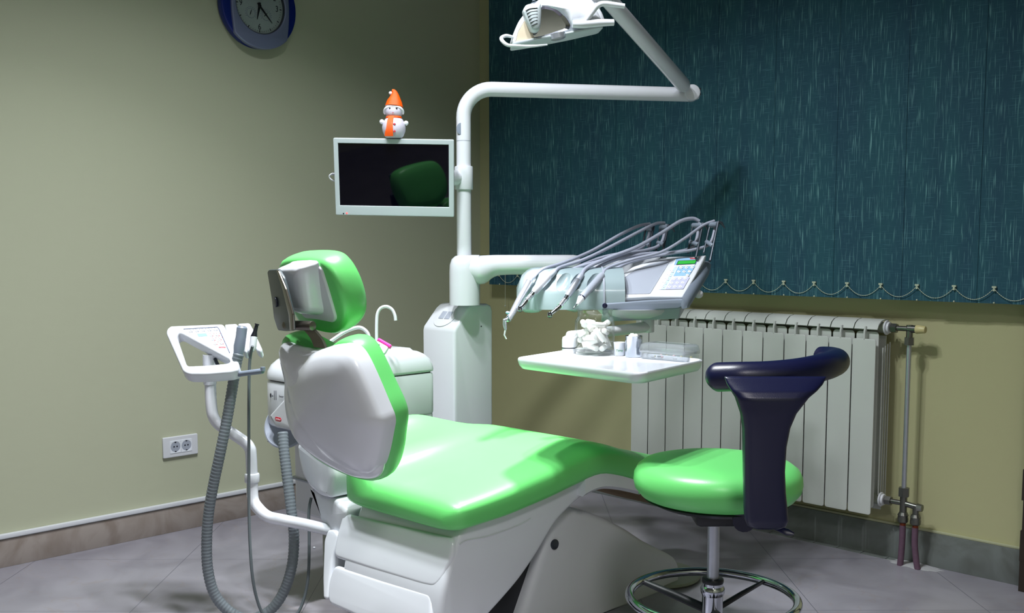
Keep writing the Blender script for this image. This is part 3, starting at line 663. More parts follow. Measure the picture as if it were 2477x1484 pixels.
arch = [(1302, 22), (1330, 12), (1370, 6), (1410, 14), (1438, 34), (1450, 60), (1404, 66), (1378, 76), (1366, 52), (1344, 32), (1322, 24)]
obj('front_cover', MB().dome(roundc(lp(arch), .008), LP_, [(1.0, .03), (1.0, .040), (.96, .047), (.8, .054), (.4, .058), (.1, .058)]), M['white'], hd_, ang=80)
fin = [(1258, 38), (1266, 24), (1284, 20), (1301, 19), (1303, 40), (1301, 70), (1297, 86), (1288, 90), (1278, 86), (1266, 62)]
fo = obj('vent_fin', MB().dome(roundc(lp(fin), .006), LP_, [(1.0, .04), (1.0, .058), (.95, .066), (.8, .070), (.3, .072)]), M['bezel'], hd_, ang=50)
vm = MB()
for k in range(6):
    y = 34 + k * 7.2; x0 = 1262 + k * 2.6
    pts = [LP_.w(*LP_.hit(x, yy), .0715) for x, yy in ((x0 + 2, y + 7), (x0 + 12, y + 2), (1292, y))]
    vm.tube(catmull(pts, 4), .0009, 6)
obj('vent_slot', vm, M['dark'], fo)
tp = MB()
for k in range(4):
    y = 3 + k * 5; pts = [LP_.w(*LP_.hit(x, yy), .030) for x, yy in ((1284 + k * -2, y + 6), (1296, y + 2), (1306, y + 1))]; tp.tube(pts, .0009, 6)
obj('top_vent', tp, M['grey'], hd_)
# bottom tray plate below the reflector
bp0, bp1 = LP_.w(*LP_.hit(1236, 116), .0), LP_.w(*LP_.hit(1452, 76), .0)
pb = Plane((bp0 + bp1) / 2, (bp1 - bp0).cross(LP_.n), (bp1 - bp0))
Lh = (bp1 - bp0).length / 2
ot = [(-.050, -Lh * 1.0), (.050, -Lh * .98), (.058, -Lh * .55), (.052, Lh * .35), (.030, Lh * 1.0), (-.050, Lh)]
bt = MB().plate(roundc([(sgn, v) for sgn, v in ot], .012), pb, .006, .002)
obj('bottom_plate', bt, M['bezel'], hd_)
lc = LP_.w(*LP_.hit(1344, 97), .045)
nv = pb.n
obj('lens_hub', MB().lathe(lc, [(.020, -.008), (.020, .005), (.014, .008), (.004, .009)], 28, axis=nv), M['steel'], hd_)
def lh(l, r_, nm): return obj(nm, MB().tube(catmull([LP_.w(*LP_.hit(x, y), z) for x, y, z in l], 6), r_, 16), M['white'], ol)
lh([(1240, 96, .03), (1222, 93, .035), (1210, 99, .04), (1212, 108, .045), (1224, 118, .05), (1245, 120, .052), (1280, 121, .052), (1318, 117, .05)], [.0035, .0045, .005, .005, .0045, .004, .0035, .002], 'left_handle')
lh([(1382, 74, .05), (1400, 70, .058), (1418, 48, .066), (1432, 30, .07), (1448, 24, .072), (1476, 27, .072), (1497, 30, .072)], [.004, .007, .0075, .0075, .007, .007, .0065], 'right_handle')
obj('handle_foot', MB().tube(catmull([LP_.w(*LP_.hit(x, y), .06) for x, y in ((1376, 70), (1400, 70), (1440, 67), (1474, 66))], 4), [.009, .011, .010, .008], 16), M['white'], ol)

sl = bpy.data.lights.new('operating_lamp_beam', 'SPOT'); sl.energy = 95; sl.color = (1.0, 1.0, .97); sl.spot_size = R(46); sl.spot_blend = .45; sl.shadow_soft_size = .035
slo = bpy.data.objects.new('operating_lamp_beam', sl); C.objects.link(slo); slo.location = LP_.w(*LP_.hit(1345, 122), .045)
slo.rotation_euler = (slo.location - V((1.44, -1.45, .45))).to_track_quat('Z', 'Y').to_euler()

# ================================================================== MONITOR
mc = at(952, 429, 3.12)
mr = at(1042, 462, 3.10)
mn = (( (CAM - mr).normalized()) + (V((1.47, -1.80, .90)) - mr).normalized()).normalized()
upm = (UP + RH * .018).normalized()
MP = Plane(mc, mn, upm)
mo = thing('monitor', 'flat screen monitor in a silver grey bezel, switched off, clamped to the light pole', 'monitor', mc)
mc4 = MP.pts([(803, 340), (1097, 332), (1099, 521), (815, 525)])
W2 = (mc4[1][0] - mc4[0][0] + mc4[2][0] - mc4[3][0]) / 4; cx0 = sum(p[0] for p in mc4) / 4; cy0 = sum(p[1] for p in mc4) / 4; H2 = (mc4[0][1] - mc4[3][1] + mc4[1][1] - mc4[2][1]) / 4
out = rrect(2 * W2, 2 * H2, .004, 4, cx0, cy0); s4 = MP.pts([(816, 353), (1084, 344), (1087, 497), (824, 502)])
sx0, sx1 = (s4[0][0] + s4[3][0]) / 2, (s4[1][0] + s4[2][0]) / 2; sy0, sy1 = (s4[2][1] + s4[3][1]) / 2, (s4[0][1] + s4[1][1]) / 2
inn = [(sx0, sy0), (sx1, sy0), (sx1, sy1), (sx0, sy1)]
fr = obj('bezel', MB().plate([out, inn], MP, .012, .002, z=0), M['bezel'], mo)
obj('screen', MB().plate([(sx0 - .003, sy0 - .003), (sx1 + .003, sy0 - .003), (sx1 + .003, sy1 + .003), (sx0 - .003, sy1 + .003)], MP, .003, 0, z=-.0035), M['screen'], mo)
obj('rear_case', MB().plate(rrect(2 * W2 - .006, 2 * H2 - .006, .006, 4, cx0, cy0), MP, .026, .004, z=-.010), M['white2'], mo)
lx, ly = MP.hit(839, 516); obj('power_led', MB().plate(circle(.0024, 14, lx, ly), MP, .001, 0, z=.0008), M['led'], fr)
lx, ly = MP.hit(831, 517); obj('sensor', MB().plate(circle(.0022, 14, lx, ly), MP, .001, 0, z=.0008), M['black'], fr)
cb = [MP.w(*MP.hit(x, y), z) for x, y, z in ((812, 424, -.02), (800, 423, -.022), (793, 429, -.024), (797, 437, -.026), (812, 444, -.030))]
obj('cable', MB().tube(catmull(cb, 6), .0028, 10), M['white2'], mo)
obj('cable_plug', MB().tube([cb[0], cb[1]], .0042, 12), M['steel'], mo)
cc = V((pp.x, pp.y, (zs0 + zs1) / 2)); mb_ = MP.w(cx0 + W2 * .80, cy0, -.034)
obj('mount_arm', MB().tube([mb_ , mb_ + (cc - mb_) * .5, cc - RH * .02], [.020, .024, .026], 20), M['white'], mo)

# snowman figurine on the monitor's top edge
tpx, tpy = MP.hit(952, 334); sb0 = MP.w(tpx, cy0 + H2, -.010)
sn = thing('snowman_figurine', 'frosted snowman figurine in an orange hat and scarf, standing on the monitor', 'figurine', sb0)
sb0 = V(sb0) + V((0, 0, .0008)); F_ = -FH   # it faces the camera side
def sp(r_, h, f): return sb0 + RH * r_ + UP * h + F_ * f
obj('body', MB().lathe(sb0, [(.022, 0), (.028, .006), (.034, .020), (.0355, .032), (.033, .044), (.026, .056), (.016, .062)], 32), M['snow'], sn)
obj('head', MB().ball(sp(0, .079, 0), (.0262, .0262, .0245), 28, 18), M['snow'], sn)
fz = [sp(.0272 * math.sin(R(a)), .092 - .020 * abs(a / 100) ** 2 * 1.0, .0272 * math.cos(R(a)) * .75) for a in range(-100, 101, 10)]
obj('hat_brim', MB().tube(fz, [.0028] + [.0045] * 19 + [.0028], 12).ball(sp(0, .096, -.003), (.0262, .0262, .008)), M['fluff'], sn)
obj('hat', MB().tube(catmull([sp(.001, .094, 0), sp(.002, .108, -.001), sp(.003, .120, -.002), sp(.0025, .131, -.002), sp(-.001, .138, -.001), sp(-.005, .139, 0)], 5), [.027, .0225, .016, .0105, .0075, .004], 26), M['orange'], sn)
obj('pompom', MB().ball(sp(-.009, .133, .001), .0052, 12, 8), M['fluff'], sn)
for s_ in (-1, 1):
    obj('hand', MB().ball(sp(.036 * s_ + .001, .048 if s_ < 0 else .044, .006), .0072, 14, 10), M['fluff'], sn)
    obj('eye', MB().ball(sp(.0098 * s_ + .001, .085, .0225), .0030, 10, 8), M['dark'], sn)
obj('mouth', MB().tube([sp(-.002, .0725, .0262), sp(.001, .072, .0262), sp(.003, .0728, .0262)], .0006, 6), M['red'], sn)
sc_ = MB().tube([sp(.0200 * math.cos(R(a)), .0605, .0200 * math.sin(R(a))) for a in range(0, 360, 15)], .0042, 12, closed=True)
rings = []
for r_, h, f, w_ in ((-.005, .062, .022, .008), (-.007, .052, .0300, .0085), (-.008, .040, .0355, .009), (-.009, .026, .0365, .010), (-.011, .014, .0345, .012), (-.012, .003, .030, .013)):
    rings.append([sp(r_ - w_, h, f - .003), sp(r_ + w_, h, f), sp(r_ + w_, h, f + .0025), sp(r_ - w_, h, f)])
obj('scarf', sc_.loft(rings), M['orange'], sn)
for h in (.038, .017):
    Pst = Plane(sp(.0055, h, .0365 if h > .03 else .0355), F_); st = [((.0042 if k % 2 == 0 else .0018) * math.cos(R(90 + 36 * k)), (.0042 if k % 2 == 0 else .0018) * math.sin(R(90 + 36 * k))) for k in range(10)]
    obj('star_button', MB().plate(st, Pst, .003, 0), M['red'], sn)

# ================================================================== CUSPIDOR UNIT
cu_ = thing('cuspidor_unit', 'low white spittoon cabinet with water spouts between the chair and the column', 'cuspidor', (.93, -1.40, 0))
def foot(x0, x1, y0, y1, rl_, rr_):
    o = []
    for (cx, cy, a0, r_) in ((x1 - rr_, y1 - rr_, 0, rr_), (x0 + rl_, y1 - rl_, 90, rl_), (x0 + rl_, y0 + rl_, 180, rl_), (x1 - rr_, y0 + rr_, 270, rr_)):
        for k in range(9): a = R(a0 + 90 * k / 8); o.append((cx + r_ * math.cos(a), cy + r_ * math.sin(a)))
    return o
def levels(ft, lv, mbx=None):
    mbx = mbx or MB(); cx = sum(p[0] for p in ft) / len(ft); cy = sum(p[1] for p in ft) / len(ft); rg = []
    for ins, z in lv:
        r_ = []
        for x, y in ft:
            d = V((x - cx, y - cy)); k = 1 - ins / max(d.length, 1e-4) * 1.0; r_.append(V((cx + d.x * k, cy + d.y * k, z)))
        rg.append(r_)
    return mbx.loft(rg)
ft = foot(.815, 1.052, -1.640, -1.178, .075, .022)
up2 = obj('upper_housing', levels(ft, [(.012, .50), (.004, .505), (0, .512), (0, .622), (.003, .628), (.010, .630)]), M['white'], cu_)
obj('lid', levels(ft, [(.006, .632), (.0, .634), (-.001, .640), (.002, .655), (.012, .672), (.028, .685), (.048, .694), (.062, .697), (.070, .704), (.10, .708), (.16, .708)]), M['white'], cu_, ang=50)
obj('lid_gap', levels(ft, [(.008, .629), (.008, .634)]), M['dark'], cu_)
ft2 = foot(.865, 1.050, -1.565, -1.180, .03, .02)
obj('lower_housing', levels(ft2, [(.01, .245), (0, .255), (0, .505)]), M['white2'], cu_)
obj('housing_band', MB().box((.958, -1.372, .345), (.19, .40, .004)), M['lgrey'], cu_)
obj('pedestal', levels(foot(.90, 1.02, -1.50, -1.22, .03, .03), [(.0, .0), (0, .25)]), M['radback'], cu_)
# wedge under the front with hose outlets
wd = MB(); Pw = Plane((.905, -1.648, .50), (0, -1, 0))
wd.plate(roundc(Pw.pts([(655, 1005), (700, 955), (760, 940), (760, 1060), (700, 1040), (670, 1035)]), .006), Pw, .05, .008, z=.006)
obj('front_wedge', wd, M['white2'], up2)
obj('hose_outlet', MB().box((.862, -1.615, .468), (.030, .030, .03), rz=.3, bev=.003), M['dark'], cu_)
# round bowl rim at the side of the cabinet
bc = at(690, 1026, 2.86); ax = (-FH * .85 + UP * .42 - RH * .30).normalized()
obj('bowl_rim', MB().lathe(bc - ax * .02, [(.001, -.004), (.04, -.004), (.060, -.002), (.067, .006), (.069, .014), (.065, .016), (.060, .008), (.04, .003), (.001, .003)], 48, axis=ax, cap=False), M['lgrey'], cu_)
# lettering on the front
Pt = Plane((.865, -1.6405, .58), (0, -1, 0))
def fx(x, y): return Pt.hit(x, y)
a, b = fx(655, 957); obj('logo_disc', MB().plate(circle(.0030, 24, a, b, ry=.0060), Pt, .001, 0, z=.001), M['black'], up2)
a, b = fx(660, 958)
text('lettering', 'n', Pt, a, b, .011, M['black'], up2, z=.001)
for x in (664, 668): a, b = fx(x, 957); obj('logo_bar', MB().plate(rrect(.0009, .026, .0002, cx=a, cy=b), Pt, .001, 0, z=.001), M['black'], up2)
a, b = fx(681, 960); text('lettering', 'iver', Pt, a, b, .0115, M['black'], up2, z=.001, space=1.25)
Pt2 = Plane((.905, -1.6805, .52), (0, -1, 0))
a, b = Pt2.hit(673, 1015); bd = obj('red_badge', MB().plate(rrect(.030, .0115, .0055, cx=a, cy=b), Pt2, .0015, .0004, z=.001), M['red'], up2)
text('badge_lettering', 'comino', Pt2, a, b, .0095, M['pinkw'], bd, z=.0014, sx=.85)
# spouts
s0 = at(910, 838, 2.88)
lidz = .706
def spt(l, r_, nm, d): return obj(nm, MB().tube(catmull([at(x, y, d) for x, y in l], 8), r_, 14), M['enamel'], cu_)
spt([(911, 862), (911, 830), (911, 785), (913, 760), (921, 746), (935, 742), (948, 749), (955, 763), (957, 776)], .0046, 'cup_filler_spout', 2.90)
spt([(896, 862), (895, 830), (889, 806), (872, 793), (852, 796), (830, 806), (800, 826)], .0050, 'bowl_rinse_spout', 2.86)
pk0 = at(922, 858, 2.84)
pk = thing('dental_floss_gadget', 'small pink and clear plastic dispenser lying on the spittoon cabinet', 'dispenser', (pk0.x, pk0.y, .70))
Pk_ = Plane(at(922, 838, 2.82), -FH + UP * .3, (UP + RH * .55).normalized())
obj('clear_body', MB().plate(rrect(.038, .026, .006, cx=.0, cy=-.004), Pk_, .018, .004), M['key'], pk)
obj('pink_cap', MB().plate(rrect(.042, .011, .003, cx=.002, cy=.012), Pk_, .020, .004), M['pink'], pk)
obj('pink_foot', MB().plate(rrect(.026, .005, .002, cx=-.002, cy=-.018), Pk_, .018, .002), M['pink'], pk)
obj('dark_window', MB().plate(rrect(.011, .007, .001, cx=-.008, cy=-.003), Pk_, .002, .0005, z=.0105), M['navy'], pk)

# ================================================================== ASSISTANT ARM with control frame and hoses
aa = thing('assistant_arm', 'bent white tubular arm holding the assistant control frame left of the chair', 'support arm', (1.20, -1.66, .30))
pa = [at(*q) for q in ((880, 1300, 2.74), (800, 1284, 2.70), (740, 1270, 2.69), (680, 1258, 2.68), (648, 1250, 2.68), (626, 1232, 2.69), (612, 1208, 2.70), (610, 1160, 2.70), (607, 1100, 2.70), (604, 1085, 2.70), (592, 1070, 2.70), (560, 1048, 2.71), (530, 1028, 2.72), (516, 1008, 2.72), (511, 980, 2.72), (509, 940, 2.72), (508, 905, 2.72))]
obj('bent_tube', MB().tube(catmull(pa, 5), .0150, 22), M['enamel'], aa)
j0, j1 = at(610, 1168, 2.70), at(610, 1145, 2.70); obj('swivel_collar', MB().cyl((j0.x, j0.y, j0.z), (j0.x, j0.y, j1.z), .0195, n=28, bev=.004), M['white'], aa)
j0 = at(508, 930, 2.72); j1 = at(508, 858, 2.72)
obj('upper_tube', MB().cyl(j0, (j0.x, j0.y, j1.z), .0170, n=28), M['enamel'], aa)
obj('upper_sleeve', MB().cyl((j0.x, j0.y, at(508, 914, 2.72).z), (j0.x, j0.y, at(508, 902, 2.72).z), .0196, n=28, bev=.001), M['white'], aa)
AP = Plane(at(500, 850, 2.68), -FH * .62 + UP * .78 - RH * .05, UP)
fr_o = [(403, 792), (422, 786), (540, 783), (604, 779), (608, 782), (618, 800), (628, 812), (626, 850), (612, 852), (606, 846), (600, 846), (590, 846), (579, 880), (577, 896), (560, 901), (500, 905), (450, 905), (438, 898), (401, 806)]
fr_o = [(403, 796), (412, 788), (540, 783), (548, 800), (572, 862), (579, 884), (576, 895), (560, 900), (500, 905), (456, 905), (442, 898), (401, 806)]
fr_i = [(427, 812), (432, 806), (440, 808), (554, 869), (556, 876), (545, 879), (500, 883), (456, 885), (450, 880)]
cf = obj('control_frame', MB().plate([roundc(AP.pts(fr_o), .010), roundc(AP.pts(fr_i), .006)], AP, .034, .006, z=0), M['white'], aa)
kp = [(444, 797), (526, 792), (530, 797), (556, 855)]
kb = obj('keypad_line', MB().tube([AP.w(*AP.hit(x, y), .0004) for x, y in kp], .0009, 6), M['keyline'], cf)
def key(P_, x, y, r_, parent, z=.0006, col='keyline'):
    a, b = P_.hit(x, y); k_ = obj('key', MB().plate(circle(r_, 20, a, b), P_, .0012, .0003, z=z + .0006), M['key'], parent)
    mk = MB()
    for sx, sy in ((-.86, .86), (.86, .86), (.86, -.86)):
        mk.plate(rrect(r_ * .34, r_ * .34, r_ * .08, 2, a + sx * r_, b + sy * r_), P_, .0005, 0, z=z)
    obj('key_corner', mk, M[col], k_); 
    obj('key_symbol', MB().plate(rrect(r_ * random.uniform(.5, 1), r_ * random.uniform(.2, .5), r_ * .1, 2, a, b), P_, .0003, 0, z=z + .001), M['lgrey'], k_)
for x, y in ((462, 801), (477, 800), (492, 799), (507, 798), (522, 797)): key(AP, x, y, .0055, cf)
for x, y in ((512, 811), (527, 810), (517, 821), (532, 820), (522, 831), (537, 830)): key(AP, x, y, .0055, cf, col='red')
obj('display_strip', MB().plate([AP.hit(*q) for q in ((477, 808), (499, 807), (502, 814), (480, 815))], AP, .0006, 0, z=.0004), M['blue'], cf)
obj('print_band', MB().plate([AP.hit(*q) for q in ((502, 807), (508, 807), (519, 832), (513, 832))], AP, .0006, 0, z=.0003), M['lblue'], cf)
a, b = AP.hit(538, 841); rb_ = obj('red_mark', MB().plate(rrect(.022, .006, .003, cx=a, cy=b), AP, .0006, 0, z=.0004), M['pinkw'], cf)
text('badge_lettering', 'comino', AP, a, b, .006, M['red'], rb_, z=.0008)
# handpiece rests to the right of the keypad
rs1 = [(542, 783), (572, 781), (590, 812), (598, 846), (596, 852), (588, 850), (584, 836), (574, 838), (568, 850), (560, 842)]
rs2 = [(574, 781), (603, 779), (612, 795), (634, 843), (630, 851), (620, 846), (612, 828), (606, 834), (604, 850), (598, 848), (592, 826)]
for k, (r_, dx) in enumerate(((rs1, .006), (rs2, .006))): obj('handpiece_rest', MB().plate(roundc(AP.pts(r_), dx), AP, .026, .005, z=-.002), M['white'], aa)
obj('support_bracket', MB().tube(catmull([at(*q) for q in ((520, 868, 2.70), (528, 885, 2.69), (545, 902, 2.66), (562, 906, 2.65))], 5), .0048, 12), M['dgrey'], aa)
gb0, gb1 = at(567, 907, 2.65), at(636, 898, 2.60)
obj('foam_grip', MB().cyl(gb0, gb1, .0070, n=18, bev=.002).tube([gb1, gb1 + V((0, 0, .010))], .0062, 12), M['grey'], aa)

su = thing('suction_hose', 'thick ribbed grey suction hose looping down from the assistant rest to the cabinet', 'hose', at(560, 1100, 2.64))
hp_ = [at(*q) for q in ((578, 856, 2.66), (572, 880, 2.66), (562, 940, 2.66), (550, 1010, 2.66), (534, 1090, 2.66), (517, 1170, 2.67), (505, 1240, 2.68), (500, 1310, 2.69), (503, 1380, 2.70), (520, 1440, 2.71), (555, 1480, 2.72), (600, 1498, 2.73), (650, 1480, 2.73), (685, 1435, 2.73), (706, 1370, 2.72), (711, 1300, 2.72), (704, 1230, 2.72), (694, 1150, 2.73), (687, 1090, 2.74), (684, 1046, 2.75))]
cp = catmull(hp_, 14); pts = []; rs = []
# resample evenly and give every other ring a smaller radius
acc = 0; pts.append(cp[0]); step = .0030
for a, b in zip(cp, cp[1:]):
    d = (b - a).length; t = step - acc
    while t <= d: pts.append(a + (b - a) * (t / d)); t += step
    acc = d - (t - step)
rs = [(.0140 if k % 3 else .0128) for k in range(len(pts))]
obj('ribbed_tube', MB().tube(pts, rs, 18), M['hose2'], su, ang=80)
sh_ = [at(*q) for q in ((586, 790, 2.66), (583, 815, 2.66), (579, 838, 2.66), (576, 860, 2.66))]
obj('suction_handle', MB().tube([sh_[0], sh_[0] + (sh_[1] - sh_[0]) * .15, sh_[1], sh_[2], sh_[3]], [.0105, .0135, .0135, .0145, .012], 24), M['grey'], su)
obj('nozzle_bore', MB().cyl(sh_[0] + (sh_[0] - sh_[1]).normalized() * .0003, sh_[0] + (sh_[0] - sh_[1]).normalized() * .0008, .0085, n=24), M['navy'], su)

se = thing('saliva_ejector', 'thin grey saliva ejector tube with a black tip hanging from the right rest', 'tube', at(604, 1100, 2.64))
tp_ = [at(*q) for q in ((611, 838, 2.64), (606, 860, 2.65), (603, 900, 2.65), (602, 1000, 2.65), (602, 1100, 2.66), (602, 1200, 2.66), (604, 1300, 2.66), (610, 1390, 2.66), (622, 1452, 2.67), (640, 1492, 2.68), (670, 1512, 2.69), (705, 1500, 2.70), (730, 1465, 2.71), (745, 1400, 2.72), (748, 1310, 2.73), (747, 1240, 2.74), (753, 1205, 2.75))]
obj('thin_tube', MB().tube(catmull(tp_, 8), .0040, 12), M['thin'], se)
q0, q1, q2_, q3, q4 = (at(*q) for q in ((622, 784, 2.66), (617, 803, 2.66), (614, 816, 2.66), (612, 838, 2.655), (608, 850, 2.65)))
obj('black_tip', MB().tube([q0, q0 + (q1 - q0) * .12, q0 + (q1 - q0) * .2, q1, q2_], [.0058, .0060, .0045, .0055, .0090], 20), M['dark'], se)
obj('valve_body', MB().tube([q2_, q3, q4], [.0092, .0088, .006], 20), M['white2'], se)

# ================================================================== INSTRUMENT TABLE
D0 = 2.82
def atI(x, y, d): return at(x, y, d * D0 / 2.70)
O = at(1460, 750, D0)
it = thing('instrument_table', 'white and grey dentist control console with keypad and four empty-looking instrument cradles', 'control console', O)
it['label'] = 'white and grey instrument console with a keypad, floating over the tray'
def dl_(s_, d, h): return O + RH * s_ + FH * d + UP * h      # s to the right, d away, h up (metres)
PXM = 2502.6 / D0
def sx_(px): return (px - 1460) / PXM
prof = [(0, .0), (0, .042), (.004, .058), (.014, .078), (.030, .095), (.052, .108), (.080, .114), (.130, .114), (.150, .10), (.155, 0)]
rings = []; s0_, s1_ = sx_(1250), sx_(1512)
for i in range(21):
    s_ = s0_ + (s1_ - s0_) * i / 20; e = s_ - s0_; k = 1
    if e < .058: k = math.sqrt(max(.02, 1 - (1 - e / .058) ** 2)); 
    rings.append([dl_(s_, .155 - (.155 - d) * (.55 + .45 * k), (h * (.40 + .60 * k))) for d, h in prof])
hold = obj('cradle_block', MB().loft(rings), M['holder'], it, ang=30)
sc = MB()
CR = [(1300, 690, 1264, 752), (1345, 678, 1300, 742), (1376, 668, 1340, 700), (1412, 680, 1372, 745), (1452, 680, 1412, 745)]
cuts = []
for x0, y0_, x1, y1_ in CR:
    ctr = dl_(sx_((x0 + x1) / 2 + 3), .012, .066); ax = (dl_(sx_(x0), .055, .10) - dl_(sx_(x1), -.010, .03)).normalized()
    Mx = Matrix.Rotation(0, 4, 'X'); zq = V((0, 0, 1)).rotation_difference(ax).to_matrix().to_4x4()
    cuts.append(MB().ball(ctr + V((0, 0, .010)) - FH * .006, (.0165, .0165, .046), 24, 16, M=zq))
cut(hold, cuts)
# dished end cap between block and console
ec = [(d, h + .001) for d, h in prof]
obj('end_cap', MB().loft([[dl_(s, .155 - (.155 - d) * 1.02, h * 1.02) for d, h in prof] for s in (sx_(1459), sx_(1463))]), M['lgrey'], it)
# console body: rising slanted deck
def deck(px, py):   # points of the photo on the slanted console deck
    return CP.hit(px, py)
b0, b1 = dl_(0, 0, .020), dl_(.1, .17, .155)
CP = Plane(dl_(0, 0, .022), (V(-FH) * .135 + UP * .17), UP)
cov = [(1461, 727), (1466, 712), (1478, 692), (1500, 669), (1530, 648), (1570, 634), (1610, 627), (1660, 623), (1709, 620), (1682, 670), (1651, 722), (1572, 721)]
cv = obj('top_cover', MB().plate(roundc(CP.pts(cov), .004), CP, .030, .004, z=.004), M['white'], it)
dsh = [(1482, 716), (1488, 700), (1506, 678), (1536, 656), (1575, 642), (1622, 632), (1572, 714)]
obj('shaded_dish', MB().dome(roundc(CP.pts(dsh), .004), CP, [(1.0, .003), (1.0, .0052), (.97, .0046), (.85, .0043), (.3, .0042)]), M['lgrey'], cv)  # thin inlay, its grey stands in for the shading of the hollow
bs = [(1457, 732), (1457, 749), (1540, 752), (1640, 749), (1668, 738), (1690, 702), (1716, 655), (1718, 636), (1709, 621), (1650, 724)]
bod = [(1457, 733), (1480, 700), (1520, 660), (1580, 634), (1709, 622), (1650, 726)]
obj('console_body', MB().plate(roundc(CP.pts(bod), .004), CP, .045, .002, z=-.026), M['lgrey'], it)
# grey rim: front bar and right side bar
Pf_ = Plane(dl_(0, -.004, 0), -FH)
fb = [(1457, 735), (1572, 727), (1650, 724), (1668, 728), (1664, 738), (1640, 748), (1560, 752), (1457, 750)]
obj('front_rim', MB().plate(roundc(Pf_.pts(fb), .003), Pf_, .05, .004, z=0), M['grey'], it)
rim = [V(dl_(sx_(px) * (1 + d / D0) , d, h)) for px, d, h in ()]
ra_, rb2 = on(1655, 735, 2, O.z + .014), None
pA, pB = atI(1655, 732, 2.69), atI(1712, 640, 2.86)
rg = []
for t in [0, .05, .5, .9, 1]:
    p = pA.lerp(pB, t); k = .75 if t in (0, 1) else 1
    rg.append([p + RH * a * k + UP * b * k for a, b in ((-.006, .014), (.006, .010), (.013, -.004), (.010, -.020), (-.006, -.024), (-.014, -.010))])
obj('side_rim', MB().loft(rg), M['grey'], it, ang=50)
kc = atI(1463, 740, 2.672); obj('round_lock', MB().cyl(kc, kc - FH * .003, .0070, n=24, bev=.001), M['navy'], it)
# rear housing behind the cradle, carries the whips
rh = MB(); P_r = Plane(atI(1530, 660, 2.86), -FH)
rh.plate(roundc(P_r.pts([(1392, 668), (1420, 646), (1470, 632), (1540, 624), (1640, 622), (1700, 622), (1690, 690), (1640, 730), (1400, 730)]), .01), P_r, .08, .008, z=-.01)
obj('rear_housing', rh, M['white'], it)
pod = atI(1530, 757, 2.78); obj('underside_pod', MB().lathe((pod.x, pod.y, O.z), [(.10, .0), (.098, -.006), (.088, -.016), (.060, -.026), (.02, -.030), (.001, -.030)], 40, sx=1.0), M['white2'], it)
pod2 = atI(1286, 757, 2.74); obj('underside_bumper', MB().lathe((pod2.x, pod2.y, O.z + .002), [(.030, 0), (.028, -.006), (.020, -.011), (.001, -.013)], 32), M['holder'], it)
pod3 = atI(1390, 757, 2.78); obj('underside_bumper', MB().lathe((pod3.x, pod3.y, O.z + .002), [(.026, 0), (.024, -.008), (.001, -.014)], 32), M['holder'], it)
obj('side_knob', MB().ball(atI(1690, 712, 2.78), (.013, .013, .012), 16, 10), M['white2'], it)
# keypad
kpd = [(1602, 640), (1634, 628), (1694, 625), (1650, 704), (1592, 705)]
kq = obj('keypad', MB().plate(roundc(CP.pts([(1634, 630), (1690, 627), (1648, 703), (1592, 704), (1606, 676)]), .003), CP, .0010, .0002, z=.0052), M['key'], cv)
def strip(nm, l, m_, z, par): return obj(nm, MB().plate(CP.pts(l), CP, .0005, 0, z=z), M[m_], par)
strip('header_band', [(1636, 629), (1690, 627), (1682, 643), (1630, 645)], 'blue', .0057, kq)
strip('upper_band', [(1640, 649), (1681, 648), (1666, 671), (1628, 672)], 'blue', .0057, kq)
strip('lower_band', [(1627, 676), (1668, 675), (1652, 703), (1609, 704)], 'lilac', .0057, kq)
strip('side_band', [(1632, 649), (1638, 649), (1607, 704), (1598, 704)], 'lblue', .0056, kq)
lcd = strip('display_frame', [(1640, 635), (1686, 633), (1681, 643), (1635, 645)], 'navy', .0060, kq)
strip('display', [(1641, 636), (1684, 634), (1680, 642), (1637, 643.5)], 'lcd', .0064, kq)
a, b = CP.hit(1676, 629.5); rbd = obj('red_mark', MB().plate(rrect(.018, .0062, .001, cx=a, cy=b), CP, .0006, 0, z=.0062), M['red'], kq)
text('badge_lettering', 'comino', CP, a, b, .0055, M['pinkw'], rbd, z=.0068)
for x, y in ((1624.5, 661), (1618.5, 671), (1613, 680), (1607, 689.5), (1601.5, 698)): key(CP, x, y, .0046, kq, z=.0058)
for x, y in ((1646.5, 652), (1659.5, 652), (1673, 651.5), (1641, 661.5), (1654, 661.5), (1667, 661), (1662, 670)): key(CP, x, y, .0046, kq, z=.0060)
for r_ in range(3):
    for c_ in range(3): key(CP, 1630 + c_ * 13.2 - r_ * 5.5, 679.5 + r_ * 9.5 - c_ * .4, .0046, kq, z=.0060, col='lilac')
# whips: two bars with a roller between, and a small wing
WH = [((1563, 549), (1551, 612), (1581, 549), (1565, 622), 2.92, 2.88, None), ((1598, 547), (1586, 612), (1617, 545), (1600, 622), 2.90, 2.86, (1632, 562)), ((1676, 542), (1664, 612), (1700, 541), (1683, 624), 2.86, 2.82, (1712, 557)), ((1718, 541), (1702, 612), (1737, 537), (1717, 632), 2.84, 2.80, (1754, 553))]
for a, b, c, d, dt, db, wing in WH:
    w_ = obj('whip', MB().tube([atI(*a, dt + .012), atI(*b, db + .012)], .0028, 8, flat=1.6).tube([atI(*c, dt - .012), atI(*d, db - .012)], .0034, 8, flat=1.8), M['dgrey'], it)
    for (u, r_) in ((.06, .0078), (.62, .0062)):
        p0 = atI(*a, dt + .012).lerp(atI(*b, db + .012), u); p1 = atI(*c, dt - .012).lerp(atI(*d, db - .012), u)
        obj('roller', MB().cyl(p0, p1, r_, n=16, bev=.0015), M['grey'], w_)
    if wing: obj('whip_wing', MB().tube([atI(*c, dt - .012), atI((c[0] + wing[0]) / 2, c[1] + 3, dt - .012), atI(*wing, dt - .012)], [.004, .0045, .0012], 8), M['dgrey'], w_)

